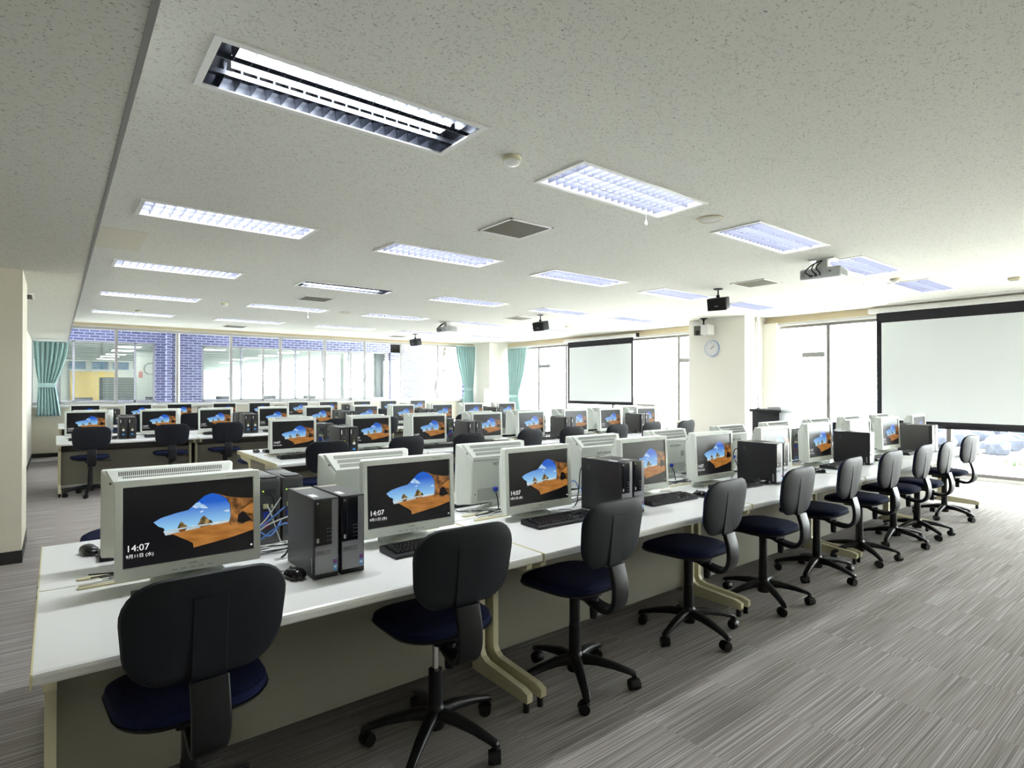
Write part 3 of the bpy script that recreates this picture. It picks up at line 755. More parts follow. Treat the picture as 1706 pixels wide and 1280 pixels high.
# hanging black speakers
def hang_speaker(x, y, z0, label, rz=0.5, side=False):
    t = thing('hanging_speaker', (x, y, z0), rz)
    m = MB(); m.lathe([(0.001, 0.0), (0.065, 0.0), (0.06, -0.012), (0.02, -0.02), (0.012, -0.02)], 'black', 24); m.cyl((0, 0, -0.018), (0, 0, -0.10), 0.010, 0.010, 'black', 10)
    m.bbox(-0.018, 0.018, -0.02, 0.02, -0.125, -0.085, 'black', 0.004); m.cyl((0.02, 0, -0.1), (-0.03, 0, -0.1), 0.008, 0.008, 'chrome', 8)
    m.build('bracket', t)
    tilt = Matrix.Translation((0, 0, -0.21)) @ Matrix.Rotation(0.22, 4, 'X')
    m = MB(); m.bbox(-0.13, 0.13, -0.08, 0.10, -0.085, 0.085, 'black', 0.014, 3, xf=tilt); m.build('cabinet', t)
    m = MB(); m.bbox(-0.12, 0.12, -0.088, -0.078, -0.075, 0.075, 'black', 0.003, 1, xf=tilt); m.build('grille', t)
    m = MB(); m.box(-0.022, 0.022, -0.0895, -0.0878, -0.028, -0.018, 'silver', xf=tilt); m.build('badge', t)
    tag(t, label, 'speaker', 'black ceiling-hung speakers')
hang_speaker(7.18, 4.51, H2, 'largest black speaker hanging from the ceiling, left of the nearer projector', -1.3)
hang_speaker(7.16, 8.22, H2, 'middle black speaker hanging from the ceiling left of the smaller screen', -1.45)
hang_speaker(7.21, 13.14, H2, 'farthest black speaker hanging before the brick-view windows', -1.4)

# projectors
def projector(x, y, rz, label, sc=1.0, zb=-0.13):
    t = thing('projector', (x, y, H2), rz)
    m = MB(); m.bbox(-0.13, 0.13, -0.09, 0.09, -0.012, 0.0, 'white_metal', 0.003); m.bbox(-0.06, 0.05, -0.05, 0.05, zb, -0.01, 'white_metal', 0.004)
    m.bbox(-0.14, 0.14, -0.03, 0.03, zb - 0.005, zb + 0.008, 'silver', 0.002); m.build('ceiling_mount', t)
    m = MB(); m.bbox(-0.20, 0.20, -0.145, 0.145, zb - 0.115, zb - 0.005, 'projector', 0.022, 3); m.build('case', t)
    m = MB()
    for i in range(9): m.box(0.2005, 0.202, -0.11 + i * 0.024, -0.10 + i * 0.024, zb - 0.09, zb - 0.03, 'grey_metal')
    for i in range(7): m.box(-0.18 + i * 0.006, -0.177 + i * 0.006, -0.147, -0.1455, zb - 0.09, zb - 0.03, 'grey_metal')
    m.build('vent_slots', t)
    m = MB(); m.box(-0.10, -0.065, -0.147, -0.1455, zb - 0.095, zb - 0.075, 'ink'); m.box(-0.05, -0.02, -0.147, -0.1455, zb - 0.092, zb - 0.072, 'ink'); m.box(0.09, 0.11, -0.147, -0.1455, zb - 0.06, zb - 0.045, 'ink'); m.box(0.0, 0.012, -0.147, -0.1455, zb - 0.09, zb - 0.078, 'ink')
    m.cyl((0.05, -0.144, zb - 0.05), (0.05, -0.1475, zb - 0.05), 0.024, 0.024, 'silver', 20); m.build('sockets', t)
    m = MB(); m.cyl((0.05, 0.14, zb - 0.06), (0.05, 0.165, zb - 0.06), 0.045, 0.042, 'black_gloss', 24); m.build('lens', t)
    for k, pts in enumerate((((-0.03, -0.03, -0.01), (-0.10, -0.10, -0.07), (-0.13, -0.17, -0.14), (-0.09, -0.18, zb - 0.08), (-0.085, -0.15, zb - 0.085)),
                             ((-0.01, -0.04, -0.01), (-0.06, -0.12, -0.06), (-0.06, -0.19, -0.13), (-0.03, -0.17, zb - 0.07), (-0.035, -0.15, zb - 0.08)),
                             ((0.0, -0.04, -0.01), (-0.03, -0.15, -0.10), (0.01, -0.18, zb - 0.06), (0.005, -0.15, zb - 0.083)))):
        m = MB(); m.tube(spline(pts), 0.006, 'black', 8); m.build('cable', t)
    tag(t, label, 'projector', 'ceiling-mounted projectors')
M['projector'] = mat('projector_case', (0.55, 0.57, 0.57), 0.4)
projector(6.42, 2.78, -1.45, 'pale grey projector hanging from the ceiling before the large screen', zb=-0.10)
projector(6.40, 10.3, -1.57, 'smaller looking pale projector hanging near the farthest lights', zb=-0.10)

# projection screens
SX = 10.88
def proj_screen(y0, y1, zb, zt, label, hz, bt, hl=0.12, bk=0.10):
    t = thing('projection_screen', (SX, y0, 0))
    L = y1 - y0
    m = MB(); m.bbox(-0.05, 0.045, -hl, L + hl, hz, hz + 0.085, 'white_metal', 0.02, 3); m.build('housing', t)
    m = MB(); m.box(-0.052, 0.047, -hl - 0.02, -hl + 0.002, hz - 0.005, hz + 0.09, 'black'); m.build('end_cap', t)
    m = MB(); m.box(-0.002, 0.0, 0, L, zb, hz + 0.02, 'screen_black'); m.build('border', t)
    m = MB(); m.box(-0.0035, -0.002, bk, L - bk, bt, zt, 'screen_white'); m.build('image_surface', t)
    m = MB(); m.bbox(-0.014, 0.014, -0.01, L + 0.01, zb - 0.03, zb, 'screen_black', 0.006); m.build('weight_bar', t)
    tag(t, label, 'projection screen', 'pull-down projection screens')
proj_screen(9.10, 11.36, 1.01, 2.48, 'smaller pull-down projection screen hanging left of the cream column', 2.625, 1.06, bk=0.06)
proj_screen(0.9, 3.86, 0.80, 2.50, 'large pull-down projection screen at the right picture edge', 2.665, 0.875, bk=0.075)

# column: clock, bracketed speaker, pipe
CXF = 10.22
M['clock_rim'] = mat('clock_rim_blue', (0.42, 0.50, 0.68), 0.35, 0.3)
t = thing('wall_clock', (CXF, 6.55, 2.19))
m = MB(); m.cyl((0, 0, 0), (-0.035, 0, 0), 0.165, 0.158, 'clock_rim', 40); m.build('rim', t)
m = MB(); m.cyl((-0.035, 0, 0), (-0.037, 0, 0), 0.142, 0.142, 'sticker', 40); m.build('face', t)
for k in range(12):
    a = 2 * PI * (k + 1) / 12; text_mesh(str(k + 1), 0.03, 'ink', 'numeral', t, (-0.0375, -math.sin(a) * 0.115, math.cos(a) * 0.115 - 0.010), (PI / 2, 0, -PI / 2), 'CENTER')
def hand(a, L, wd, nm):
    m = MB(); c, s_ = math.cos(a), math.sin(a)
    P = lambda u, v: (-0.040, -(s_ * u + c * v), c * u - s_ * v)
    pts = [P(-0.02, -wd), P(-0.02, wd), P(L, wd * 0.6), P(L, -wd * 0.6)]
    m.add(pts + [(p[0] - 0.001, p[1], p[2]) for p in pts], [(0, 1, 2, 3), (4, 7, 6, 5), (0, 4, 5, 1), (1, 5, 6, 2), (2, 6, 7, 3), (3, 7, 4, 0)], 'ink'); m.build(nm, t)
hand(2 * PI * (2 + 7 / 60) / 12, 0.075, 0.005, 'hour_hand'); hand(2 * PI * 7 / 60, 0.105, 0.0035, 'minute_hand')
tag(t, 'round wall clock with pale blue rim on the cream column', 'clock')

t = thing('bracket_speaker', (CXF - 0.19, 6.62, H2 + 0.0))
m = MB(); m.lathe([(0.001, 0), (0.075, 0), (0.07, -0.012), (0.03, -0.02), (0.02, -0.05), (0.014, -0.06)], 'black', 24); m.cyl((0, 0, -0.05), (0, 0, -0.13), 0.014, 0.014, 'black', 10); m.bbox(-0.022, 0.022, -0.022, 0.022, -0.15, -0.11, 'black', 0.005); m.build('bracket', t)
m = MB(); m.bbox(-0.10, 0.12, -0.165, 0.10, -0.33, -0.135, 'white_metal', 0.008); m.build('white_case', t)
m = MB(); m.bbox(-0.106, 0.0, 0.00, 0.155, -0.335, -0.15, 'tray', 0.01); m.bbox(-0.112, -0.02, 0.02, 0.11, -0.33, -0.24, 'black', 0.01); m.build('dark_front', t)
tag(t, 'small white and dark speaker hanging in front of the column above the clock', 'speaker')
m = MB(); m.box(CXF - 0.03, CXF, 6.72, 6.98, 2.66, 2.73, 'white_metal'); tag(m.build('conduit_cover'), 'small white conduit cover at the top of the column', 'cover')
m = MB(); m.tube(spline([(10.60, 5.83, 2.74), (10.62, 5.82, 2.70), (10.62, 5.82, 2.6), (10.62, 5.82, 0.1)]), 0.022, 'white_metal', 10); tag(m.build('white_pipe'), 'thin white vertical pipe beside the cream column', 'pipe')

# ------------------------------------------------------------------ desks
def make_desk(L, name='computer_desk'):
    t = thing(name)
    HD = 0.745
    m = MB()
    # slab with rounded front edges on both sides
    prof = [(-HD + 0.006, 0.665), (-HD, 0.672), (-HD, 0.688), (-HD + 0.004, 0.696), (-HD + 0.012, 0.70), (-0.004, 0.70), (-0.004, 0.665)]
    m.prism(prof, 0.006, L - 0.006, 'desk_top', axis='X', smooth=False)
    m.prism([(-a, b) for a, b in prof][::-1], 0.006, L - 0.006, 'desk_top', axis='X', smooth=False)
    m.build('desktop', t)
    m = MB(); m.box(0.006, L - 0.006, -0.004, 0.004, 0.668, 0.698, 'cream'); m.build('centre_joint', t)
    for x in (0.0, L - 0.006):
        m = MB(); m.bbox(x, x + 0.006, -HD - 0.002, HD + 0.002, 0.660, 0.7015, 'cream', 0.0015, 1)
        m.box(x - 0.001 if x == 0 else x + 0.004, x + 0.002 if x == 0 else x + 0.007, -0.075, -0.055, 0.69, 0.7025, 'ink'); m.box(x - 0.001 if x == 0 else x + 0.004, x + 0.002 if x == 0 else x + 0.007, 0.055, 0.075, 0.69, 0.7025, 'ink')
        m.build('edge_trim', t)
    for x in (0.025, L - 0.055):
        for s in (-1, 1):
            # post with a top arm and a foot bar ending near the desk front
            m = MB(); o = [(-0.70, 0.052), (-0.695, 0.045), (-0.28, 0.045), (-0.28, 0.665), (-0.69, 0.665), (-0.70, 0.655), (-0.695, 0.628), (-0.66, 0.612), (-0.40, 0.600), (-0.36, 0.585), (-0.345, 0.555), (-0.345, 0.155), (-0.36, 0.13), (-0.39, 0.115), (-0.66, 0.098), (-0.70, 0.085)]
            o = [(a * (1 if s < 0 else -1), b) for a, b in o]
            m.prism(o if s < 0 else o[::-1], x, x + 0.03, 'cream_metal', axis='X'); lg = m.build('leg', t)
            m = MB(); m.cyl((x + 0.015, s * 0.675, 0.0), (x + 0.015, s * 0.675, 0.050), 0.014, 0.014, 'black', 12); m.build('levelling_foot', lg)
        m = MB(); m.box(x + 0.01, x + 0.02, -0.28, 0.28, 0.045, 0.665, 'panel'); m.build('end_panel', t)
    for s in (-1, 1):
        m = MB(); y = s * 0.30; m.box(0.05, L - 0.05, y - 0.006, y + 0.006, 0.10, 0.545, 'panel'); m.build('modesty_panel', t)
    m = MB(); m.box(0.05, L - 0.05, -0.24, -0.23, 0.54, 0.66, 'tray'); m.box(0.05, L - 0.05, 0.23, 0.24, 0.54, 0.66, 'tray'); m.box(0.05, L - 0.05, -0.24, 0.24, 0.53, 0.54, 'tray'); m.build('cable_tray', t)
    for x0 in (0.11, L - 0.42):
        for y in (-0.055, 0.062):
            m = MB(); m.prism(rrect(0.31, 0.030, 0.0149, 6, x0 + 0.155, y), 0.7005, 0.7055, 'cream', axis='Z'); m.build('cable_slot_cover', t)
    return Proto(t)

# ------------------------------------------------------------------ monitor (base centre at the origin, faces -Y)
def make_monitor():
    t = thing('monitor')
    W, Z0, Z1, FYm = 0.478, 0.040, 0.390, -0.075
    tilt = Matrix.Translation((0, FYm + 0.03, 0.05)) @ Matrix.Rotation(math.radians(-2.5), 4, 'X') @ Matrix.Translation((0, -FYm - 0.03, -0.05))
    hw = W / 2; bx = 0.022; bt, bb = 0.024, 0.040
    # front bezel
    m = MB()
    out = rrect(W, Z1 - Z0, 0.008, 3, 0, (Z0 + Z1) / 2); inn = rrect(W - 2 * bx, Z1 - Z0 - bt - bb, 0.0015, 3, 0, (Z0 + bb + Z1 - bt) / 2); inn2 = rrect(W - 2 * bx - 0.006, Z1 - Z0 - bt - bb - 0.006, 0.0015, 3, 0, (Z0 + bb + Z1 - bt) / 2)
    out0 = rrect(W - 0.004, Z1 - Z0 - 0.004, 0.008, 3, 0, (Z0 + Z1) / 2)
    rings = [[(a, FYm + 0.030, b) for a, b in out], [(a, FYm + 0.002, b) for a, b in out], [(a, FYm, b) for a, b in out0], [(a, FYm, b) for a, b in inn], [(a, FYm + 0.007, b) for a, b in inn2]]
    m.loft([[tuple(tilt @ Vector(p)) for p in r] for r in rings], 'monitor', smooth=False, caps=False)
    m.build('bezel', t)
    # display with the picture on it
    sw, sz0, sz1 = W / 2 - bx - 0.001, Z0 + bb + 0.001, Z1 - bt - 0.001
    m = MB(); m.box(-sw, sw, FYm + 0.006, FYm + 0.010, sz0, sz1, 'd_black', xf=tilt); d = m.build('display', t)
    SWd, SHt = 2 * sw, sz1 - sz0
    def uv(pts, k): return [tuple(tilt @ Vector((-sw + u * SWd, FYm + 0.006 - 0.0003 * k, sz1 - v * SHt))) for u, v in pts]
    m = MB()
    def poly(pts, mm, k): m.add(uv(pts, k), [list(range(len(pts)))], mm)
    poly([(0.215, 0.47), (0.27, 0.425), (0.38, 0.385), (0.47, 0.365), (0.53, 0.285), (0.60, 0.20), (0.66, 0.175), (0.72, 0.21), (0.77, 0.265), (0.80, 0.35), (0.805, 0.50), (0.80, 0.60), (0.30, 0.645), (0.29, 0.56), (0.25, 0.53)], 'd_sky', 1)
    poly([(0.50, 0.33), (0.53, 0.285), (0.56, 0.275), (0.57, 0.30), (0.60, 0.325), (0.625, 0.37), (0.585, 0.365), (0.56, 0.35), (0.53, 0.355)], 'd_cloud', 2)
    poly([(0.56, 0.40), (0.585, 0.39), (0.59, 0.405), (0.565, 0.42)], 'd_cloud', 2)
    poly([(0.745, 0.43), (0.79, 0.415), (0.80, 0.45), (0.775, 0.445)], 'd_cloud', 2)
    poly([(0.285, 0.595), (0.80, 0.55), (0.80, 0.60), (0.50, 0.65), (0.30, 0.655)], 'd_sea', 2)
    for c, wd, h in ((0.425, 0.040, 0.085), (0.600, 0.062, 0.115)):
        b = 0.585 if c < 0.5 else 0.575
        poly([(c - wd, b), (c - wd * 0.7, b - h * 0.35), (c - wd * 0.5, b - h * 0.75), (c - wd * 0.2, b - h), (c + wd * 0.1, b - h * 0.85), (c + wd * 0.35, b - h * 0.55), (c + wd * 0.8, b - h * 0.35), (c + wd, b - 0.005)], 'd_isle', 3)
        poly([(c - wd * 0.8, b + 0.018), (c + wd * 0.8, b + 0.012), (c + wd * 0.5, b + 0.05), (c - wd * 0.4, b + 0.05)], 'd_rock', 3)
    poly([(0.30, 0.65), (0.50, 0.62), (0.66, 0.60), (0.80, 0.585), (0.995, 0.60), (0.995, 0.735), (0.80, 0.80), (0.51, 0.86), (0.505, 0.80), (0.46, 0.75), (0.41, 0.705), (0.36, 0.655)], 'd_sand', 3)
    poly([(0.665, 0.178), (0.72, 0.20), (0.77, 0.235), (0.86, 0.27), (0.995, 0.30), (0.995, 0.625), (0.93, 0.63), (0.86, 0.655), (0.80, 0.63), (0.79, 0.60), (0.805, 0.50), (0.805, 0.36), (0.785, 0.28), (0.73, 0.21)], 'd_rock', 4)
    poly([(0.90, 0.44), (0.96, 0.38), (0.995, 0.36), (0.995, 0.52), (0.955, 0.50), (0.925, 0.48)], 'd_sand', 5)
    poly([(0.86, 0.60), (0.87, 0.50), (0.91, 0.46), (0.95, 0.53), (0.985, 0.60), (0.90, 0.625)], 'd_black', 6)
    poly([(0.97, 0.925), (0.985, 0.925), (0.985, 0.945), (0.97, 0.945)], 'd_white', 3)
    m.build('picture', d)
    R_ = (PI / 2 - math.radians(2.5), 0, 0)
    def on(u, v, k=2): return uv([(u, v)], k)[0]
    text_mesh('14:07', 0.032, 'd_white', 'time', d, on(0.022, 0.795), R_, bold=False)
    text_mesh('9\u670811\u65e5 (\u6c34)', 0.0155, 'd_white', 'date', d, on(0.022, 0.875), R_, bold=False)
    mt = Vector((0, FYm - 0.0002, Z0 + 0.024)); text_mesh('MITSUBISHI', 0.0065, 'ink', 'front_lettering', t, tilt @ Vector((0, FYm - 0.0001, Z0 + 0.026)), R_, 'CENTER')
    text_mesh('DIAMONDCRYSTA WIDE', 0.0045, 'ink', 'front_caption', t, tilt @ Vector((0.14, FYm - 0.0001, Z1 - 0.015)), R_, 'CENTER')
    m = MB()
    for k in range(5): m.prism(rrect(0.018, 0.006, 0.0029, 4, -0.058 + k * 0.029, Z0 + 0.013), FYm - 0.0012, FYm, 'recess', xf=tilt)
    m.build('button_row', t)
    # rear cover: wide body, sloping vented top, flat back panel
    m = MB()
    def sec(w, z0, z1, y, r=0.012): return [tuple(tilt @ Vector((a, y, b))) for a, b in rrect(w, z1 - z0, r, 3, 0, (z0 + z1) / 2)]
    y = FYm
    m.loft([sec(W - 0.001, Z0, Z1, y + 0.030, 0.008), sec(W - 0.006, Z0 + 0.001, Z1 - 0.002, y + 0.038), sec(W - 0.012, Z0 + 0.004, Z1 - 0.006, y + 0.046), sec(W - 0.075, Z0 + 0.014, Z1 - 0.075, y + 0.108, 0.014), sec(W - 0.095, Z0 + 0.022, Z1 - 0.085, y + 0.112, 0.012)], 'monitor')
    # raised top ridge keeps the vents high
    m.loft([[tuple(tilt @ Vector(p)) for p in q] for q in (
        [(-hw + 0.012, y + 0.034, Z1 - 0.03), (hw - 0.012, y + 0.034, Z1 - 0.03), (hw - 0.012, y + 0.034, Z1 - 0.001), (-hw + 0.012, y + 0.034, Z1 - 0.001)],
        [(-hw + 0.016, y + 0.060, Z1 - 0.03), (hw - 0.016, y + 0.060, Z1 - 0.03), (hw - 0.016, y + 0.060, Z1 + 0.002), (-hw + 0.016, y + 0.060, Z1 + 0.002)],
        [(-hw + 0.050, y + 0.112, Z1 - 0.09), (hw - 0.050, y + 0.112, Z1 - 0.09), (hw - 0.050, y + 0.112, Z1 - 0.068), (-hw + 0.050, y + 0.112, Z1 - 0.068)])], 'monitor', smooth=False)
    for sx in (-1, 1): m.cyl(tilt @ Vector((sx * 0.17, (y + 0.1122) - 0.003, Z0 + 0.07)), tilt @ Vector((sx * 0.17, (y + 0.1122) + 0.0008, Z0 + 0.07)), 0.004, 0.004, 'vent', 10); m.cyl(tilt @ Vector((sx * 0.21, y + 0.08, Z1 - 0.047)), tilt @ Vector((sx * 0.214, y + 0.0823, Z1 - 0.045)), 0.004, 0.004, 'vent', 10)
    m.build('rear_cover', t)
    m = MB()
    # slots on the slope from (y+.060, Z1+.002) to (y+.112, Z1-.068)
    for r in range(3):
        f0 = 0.10 + r * 0.28; f1 = f0 + 0.22
        ya, za = y + 0.060 + 0.052 * f0, Z1 + 0.0026 - 0.070 * f0; yb, zb = y + 0.060 + 0.052 * f1, Z1 + 0.0026 - 0.070 * f1
        wv = hw - 0.045 - 0.030 * f1; n = int(wv / 0.0034)
        for i in range(-n // 2, n // 2 + 1):
            x = i * 0.0068
            m.add([tuple(tilt @ Vector(p)) for p in ((x - 0.0018, ya + 0.0006, za), (x + 0.0018, ya + 0.0006, za), (x + 0.0018, yb + 0.0006, zb), (x - 0.0018, yb + 0.0006, zb))], [(0, 1, 2, 3)], 'vent')
    m.build('vent_slots', t)
    yb = y + 0.1122
    m = MB(); m.bbox(-0.155, 0.155, yb - 0.003, yb + 0.0012, Z0 + 0.03, Z0 + 0.10, 'recess', 0.001, 1, xf=tilt)
    m.build('rear_recess', t)
    m = MB(); m.bbox(0.02, 0.045, yb, yb + 0.018, Z0 + 0.075, Z0 + 0.10, 'blue', 0.002, 1, xf=tilt); m.build('blue_plug', t)
    m = MB(); m.box(-0.135, -0.10, yb - 0.0005, yb + 0.0005, Z0 + 0.15, Z0 + 0.19, 'recess', xf=tilt)
    for k in range(5): m.box(-0.133, -0.108, yb + 0.0004, yb + 0.0008, Z0 + 0.153 + k * 0.008, Z0 + 0.155 + k * 0.008, 'ink', xf=tilt)
    m.build('rating_label', t)
    Rb = (PI / 2 - math.radians(2.5), 0, 0)
    o = text_mesh('MITSUBISHI', 0.027, 'ink', 'rear_lettering', t, (0, 0, 0), (0, 0, 0), 'CENTER')
    o.matrix_local = tilt @ Matrix.Translation((-0.02, yb + 0.0003, Z1 - 0.125)) @ Matrix.Rotation(PI, 4, 'Z') @ Matrix.Rotation(PI / 2, 4, 'X')
    # neck and round foot
    m = MB(); m.bbox(-0.045, 0.045, -0.005, 0.030, 0.012, 0.14, 'monitor', 0.008); m.build('neck', t)
    m = MB(); m.loft([[(a * 0.125, 0.01 + b * 0.095, 0) for a, b in [(math.cos(q * PI / 18), math.sin(q * PI / 18)) for q in range(36)]], [(a * 0.125, 0.01 + b * 0.095, 0.010) for a, b in [(math.cos(q * PI / 18), math.sin(q * PI / 18)) for q in range(36)]], [(a * 0.112, 0.01 + b * 0.083, 0.016) for a, b in [(math.cos(q * PI / 18), math.sin(q * PI / 18)) for q in range(36)]], [(a * 0.05, 0.01 + b * 0.035, 0.022) for a, b in [(math.cos(q * PI / 18), math.sin(q * PI / 18)) for q in range(36)]]], 'monitor'); m.build('foot', t)
    # cable drooping from the plug to the desk
    m = MB(); p = tilt @ Vector((0.032, yb + 0.014, Z0 + 0.07))
    m.tube(spline([p, (p.x + 0.003, p.y + 0.020, 0.07), (0.05, p.y + 0.04, 0.012), (0.12, p.y + 0.045, 0.007), (0.20, p.y + 0.03, 0.006)]), 0.0035, 'black', 6); m.build('video_cable', t)
    m = MB(); m.tube(spline([(-0.03, p.y - 0.012, Z0 + 0.06), (-0.04, p.y + 0.02, 0.06), (-0.10, p.y + 0.045, 0.010), (-0.18, p.y + 0.03, 0.006)]), 0.003, 'grey_cable', 6); m.build('power_cable', t)
    return Proto(t)

# ------------------------------------------------------------------ computers (front faces -Y)
def rear_panel(t, W, H, D):
    m = MB(); m.box(-W / 2 + 0.006, W / 2 - 0.006, D / 2 - 0.002, D / 2 + 0.0015, 0.02, H - 0.012, 'pc_rear'); m.build('rear_panel', t)
    m = MB(); y = D / 2 + 0.0015
    m.box(-0.025, 0.022, y, y + 0.004, H - 0.075, H - 0.045, 'ink')
    for i in range(9):
        for j in range(8): m.box(-W / 2 + 0.012 + i * 0.0085, -W / 2 + 0.0175 + i * 0.0085, y, y + 0.0006, 0.035 + j * 0.0085, 0.0405 + j * 0.0085, 'ink')
    for j in range(12): m.box(-W / 2 + 0.012, -W / 2 + 0.022, y, y + 0.0006, 0.115 + j * 0.009, 0.121 + j * 0.009, 'ink')
    m.box(0.0, 0.03, y, y + 0.012, 0.12, 0.15, 'blue'); m.box(0.004, 0.026, y, y + 0.004, 0.075, 0.105, 'magenta'); m.box(-0.025, -0.005, y, y + 0.006, 0.165, 0.18, 'cream'); m.box(0.008, 0.03, y, y + 0.010, 0.165, 0.185, 'cream')
    m.build('ports', t)
    m = MB(); m.cyl((0.030, y, H - 0.055), (0.030, y + 0.002, H - 0.055), 0.0026, 0.0026, 'led_green', 10); m.build('power_light', t)
    m = MB(); m.tube(spline([(0, y + 0.003, H - 0.06), (0.0, y + 0.05, H - 0.08), (-0.01, y + 0.055, 0.12), (-0.03, y + 0.05, 0.03), (-0.06, y + 0.04, 0.006)]), 0.0035, 'black', 6); m.build('power_cord', t)
    m = MB(); m.tube(spline([(0.015, y + 0.010, 0.175), (0.012, y + 0.045, 0.16), (-0.01, y + 0.06, 0.08), (-0.04, y + 0.05, 0.01), (-0.09, y + 0.03, 0.005)]), 0.0028, 'grey_cable', 6); m.build('data_cable', t)

def make_pc_a():
    W, H, D = 0.094, 0.300, 0.312; t = thing('desktop_computer')
    m = MB(); m.bbox(-W / 2, W / 2, -D / 2 + 0.012, D / 2, 0.0, H, 'pc_black', 0.002, 1); m.build('case', t)
    m = MB(); m.bbox(-W / 2 - 0.0, W / 2 + 0.0, -D / 2, -D / 2 + 0.014, 0.0, H, 'pc_black', 0.003, 2); m.build('front_frame', t)
    y = -D / 2
    m = MB(); m.box(-W / 2 + 0.004, W / 2 - 0.004, y - 0.0012, y, 0.018, 0.125, 'grille'); m.box(W / 2 - 0.026, W / 2 - 0.004, y - 0.0012, y, 0.125, H - 0.006, 'grille'); m.build('mesh_grille', t)
    m = MB(); m.bbox(-W / 2 + 0.002, W / 2 - 0.028, y - 0.004, y, 0.128, H - 0.006, 'black_gloss', 0.0012, 1)
    m.box(-W / 2 + 0.022, -W / 2 + 0.0225, y - 0.0043, y - 0.004, 0.135, H - 0.01, 'tray'); m.build('drive_bay', t)
    m = MB()
    m.cyl((-W / 2 + 0.012, y - 0.004, H - 0.016), (-W / 2 + 0.012, y - 0.0048, H - 0.016), 0.004, 0.004, 'silver', 16); m.cyl((-W / 2 + 0.012, y - 0.0048, H - 0.016), (-W / 2 + 0.012, y - 0.0052, H - 0.016), 0.0022, 0.0022, 'black', 12); m.build('power_button', t)
    m = MB()
    for sx in (0.002, 0.017 - 0.004):
        for z in (0.142, 0.157, 0.172, 0.185): m.box(sx - 0.002, sx + 0.004, y - 0.0046, y - 0.004, z, z + 0.0015, 'silver')
    m.prism(rrect(0.009, 0.017, 0.003, 3, -W / 2 + 0.013, 0.145), y - 0.0048, y - 0.004, 'silver'); m.build('front_ports', t)
    m = MB(); m.box(-W / 2 + 0.004, W / 2 - 0.030, y - 0.002, y - 0.001, 0.088, 0.108, 'pc_badge'); m.build('badge', t)
    text_mesh('DELL', 0.014, 'ink', 'lettering', t, (-W / 2 + 0.010, y - 0.0022, 0.093), (PI / 2, 0, 0), bold=True)
    m = MB(); m.box(W / 2 - 0.021, W / 2 - 0.006, y - 0.0018, y - 0.0012, 0.050, 0.066, 'sticker_violet'); m.cyl((W / 2 - 0.0135, y - 0.0018, 0.060), (W / 2 - 0.0135, y - 0.002, 0.060), 0.004, 0.004, 'magenta', 10); m.build('violet_sticker', t)
    m = MB(); m.box(W / 2 - 0.021, W / 2 - 0.006, y - 0.0018, y - 0.0012, 0.026, 0.046, 'sticker_blue'); m.box(W / 2 - 0.019, W / 2 - 0.008, y - 0.002, y - 0.0018, 0.034, 0.041, 'sticker'); m.build('blue_sticker', t)
    m = MB(); m.box(-W / 2 + 0.012, -W / 2 + 0.036, -0.105, -0.045, H, H + 0.0004, 'sticker'); m.build('white_label', t)
    m = MB(); m.box(-W / 2 + 0.010, W / 2 - 0.010, 0.105, 0.122, H, H + 0.0004, 'cream_pale'); m.build('cream_label', t)
    m = MB(); m.box(-W / 2 - 0.0006, -W / 2, 0.085, 0.105, 0.235, 0.262, 'ink'); m.box(-W / 2 - 0.0006, -W / 2, -0.137, -0.128, 0.02, 0.075, 'silver'); m.build('side_latch', t)
    rear_panel(t, W, H, D)
    return Proto(t)
M['pc_badge'] = mat('badge_grey', (0.17, 0.17, 0.18), 0.4, 0.3)

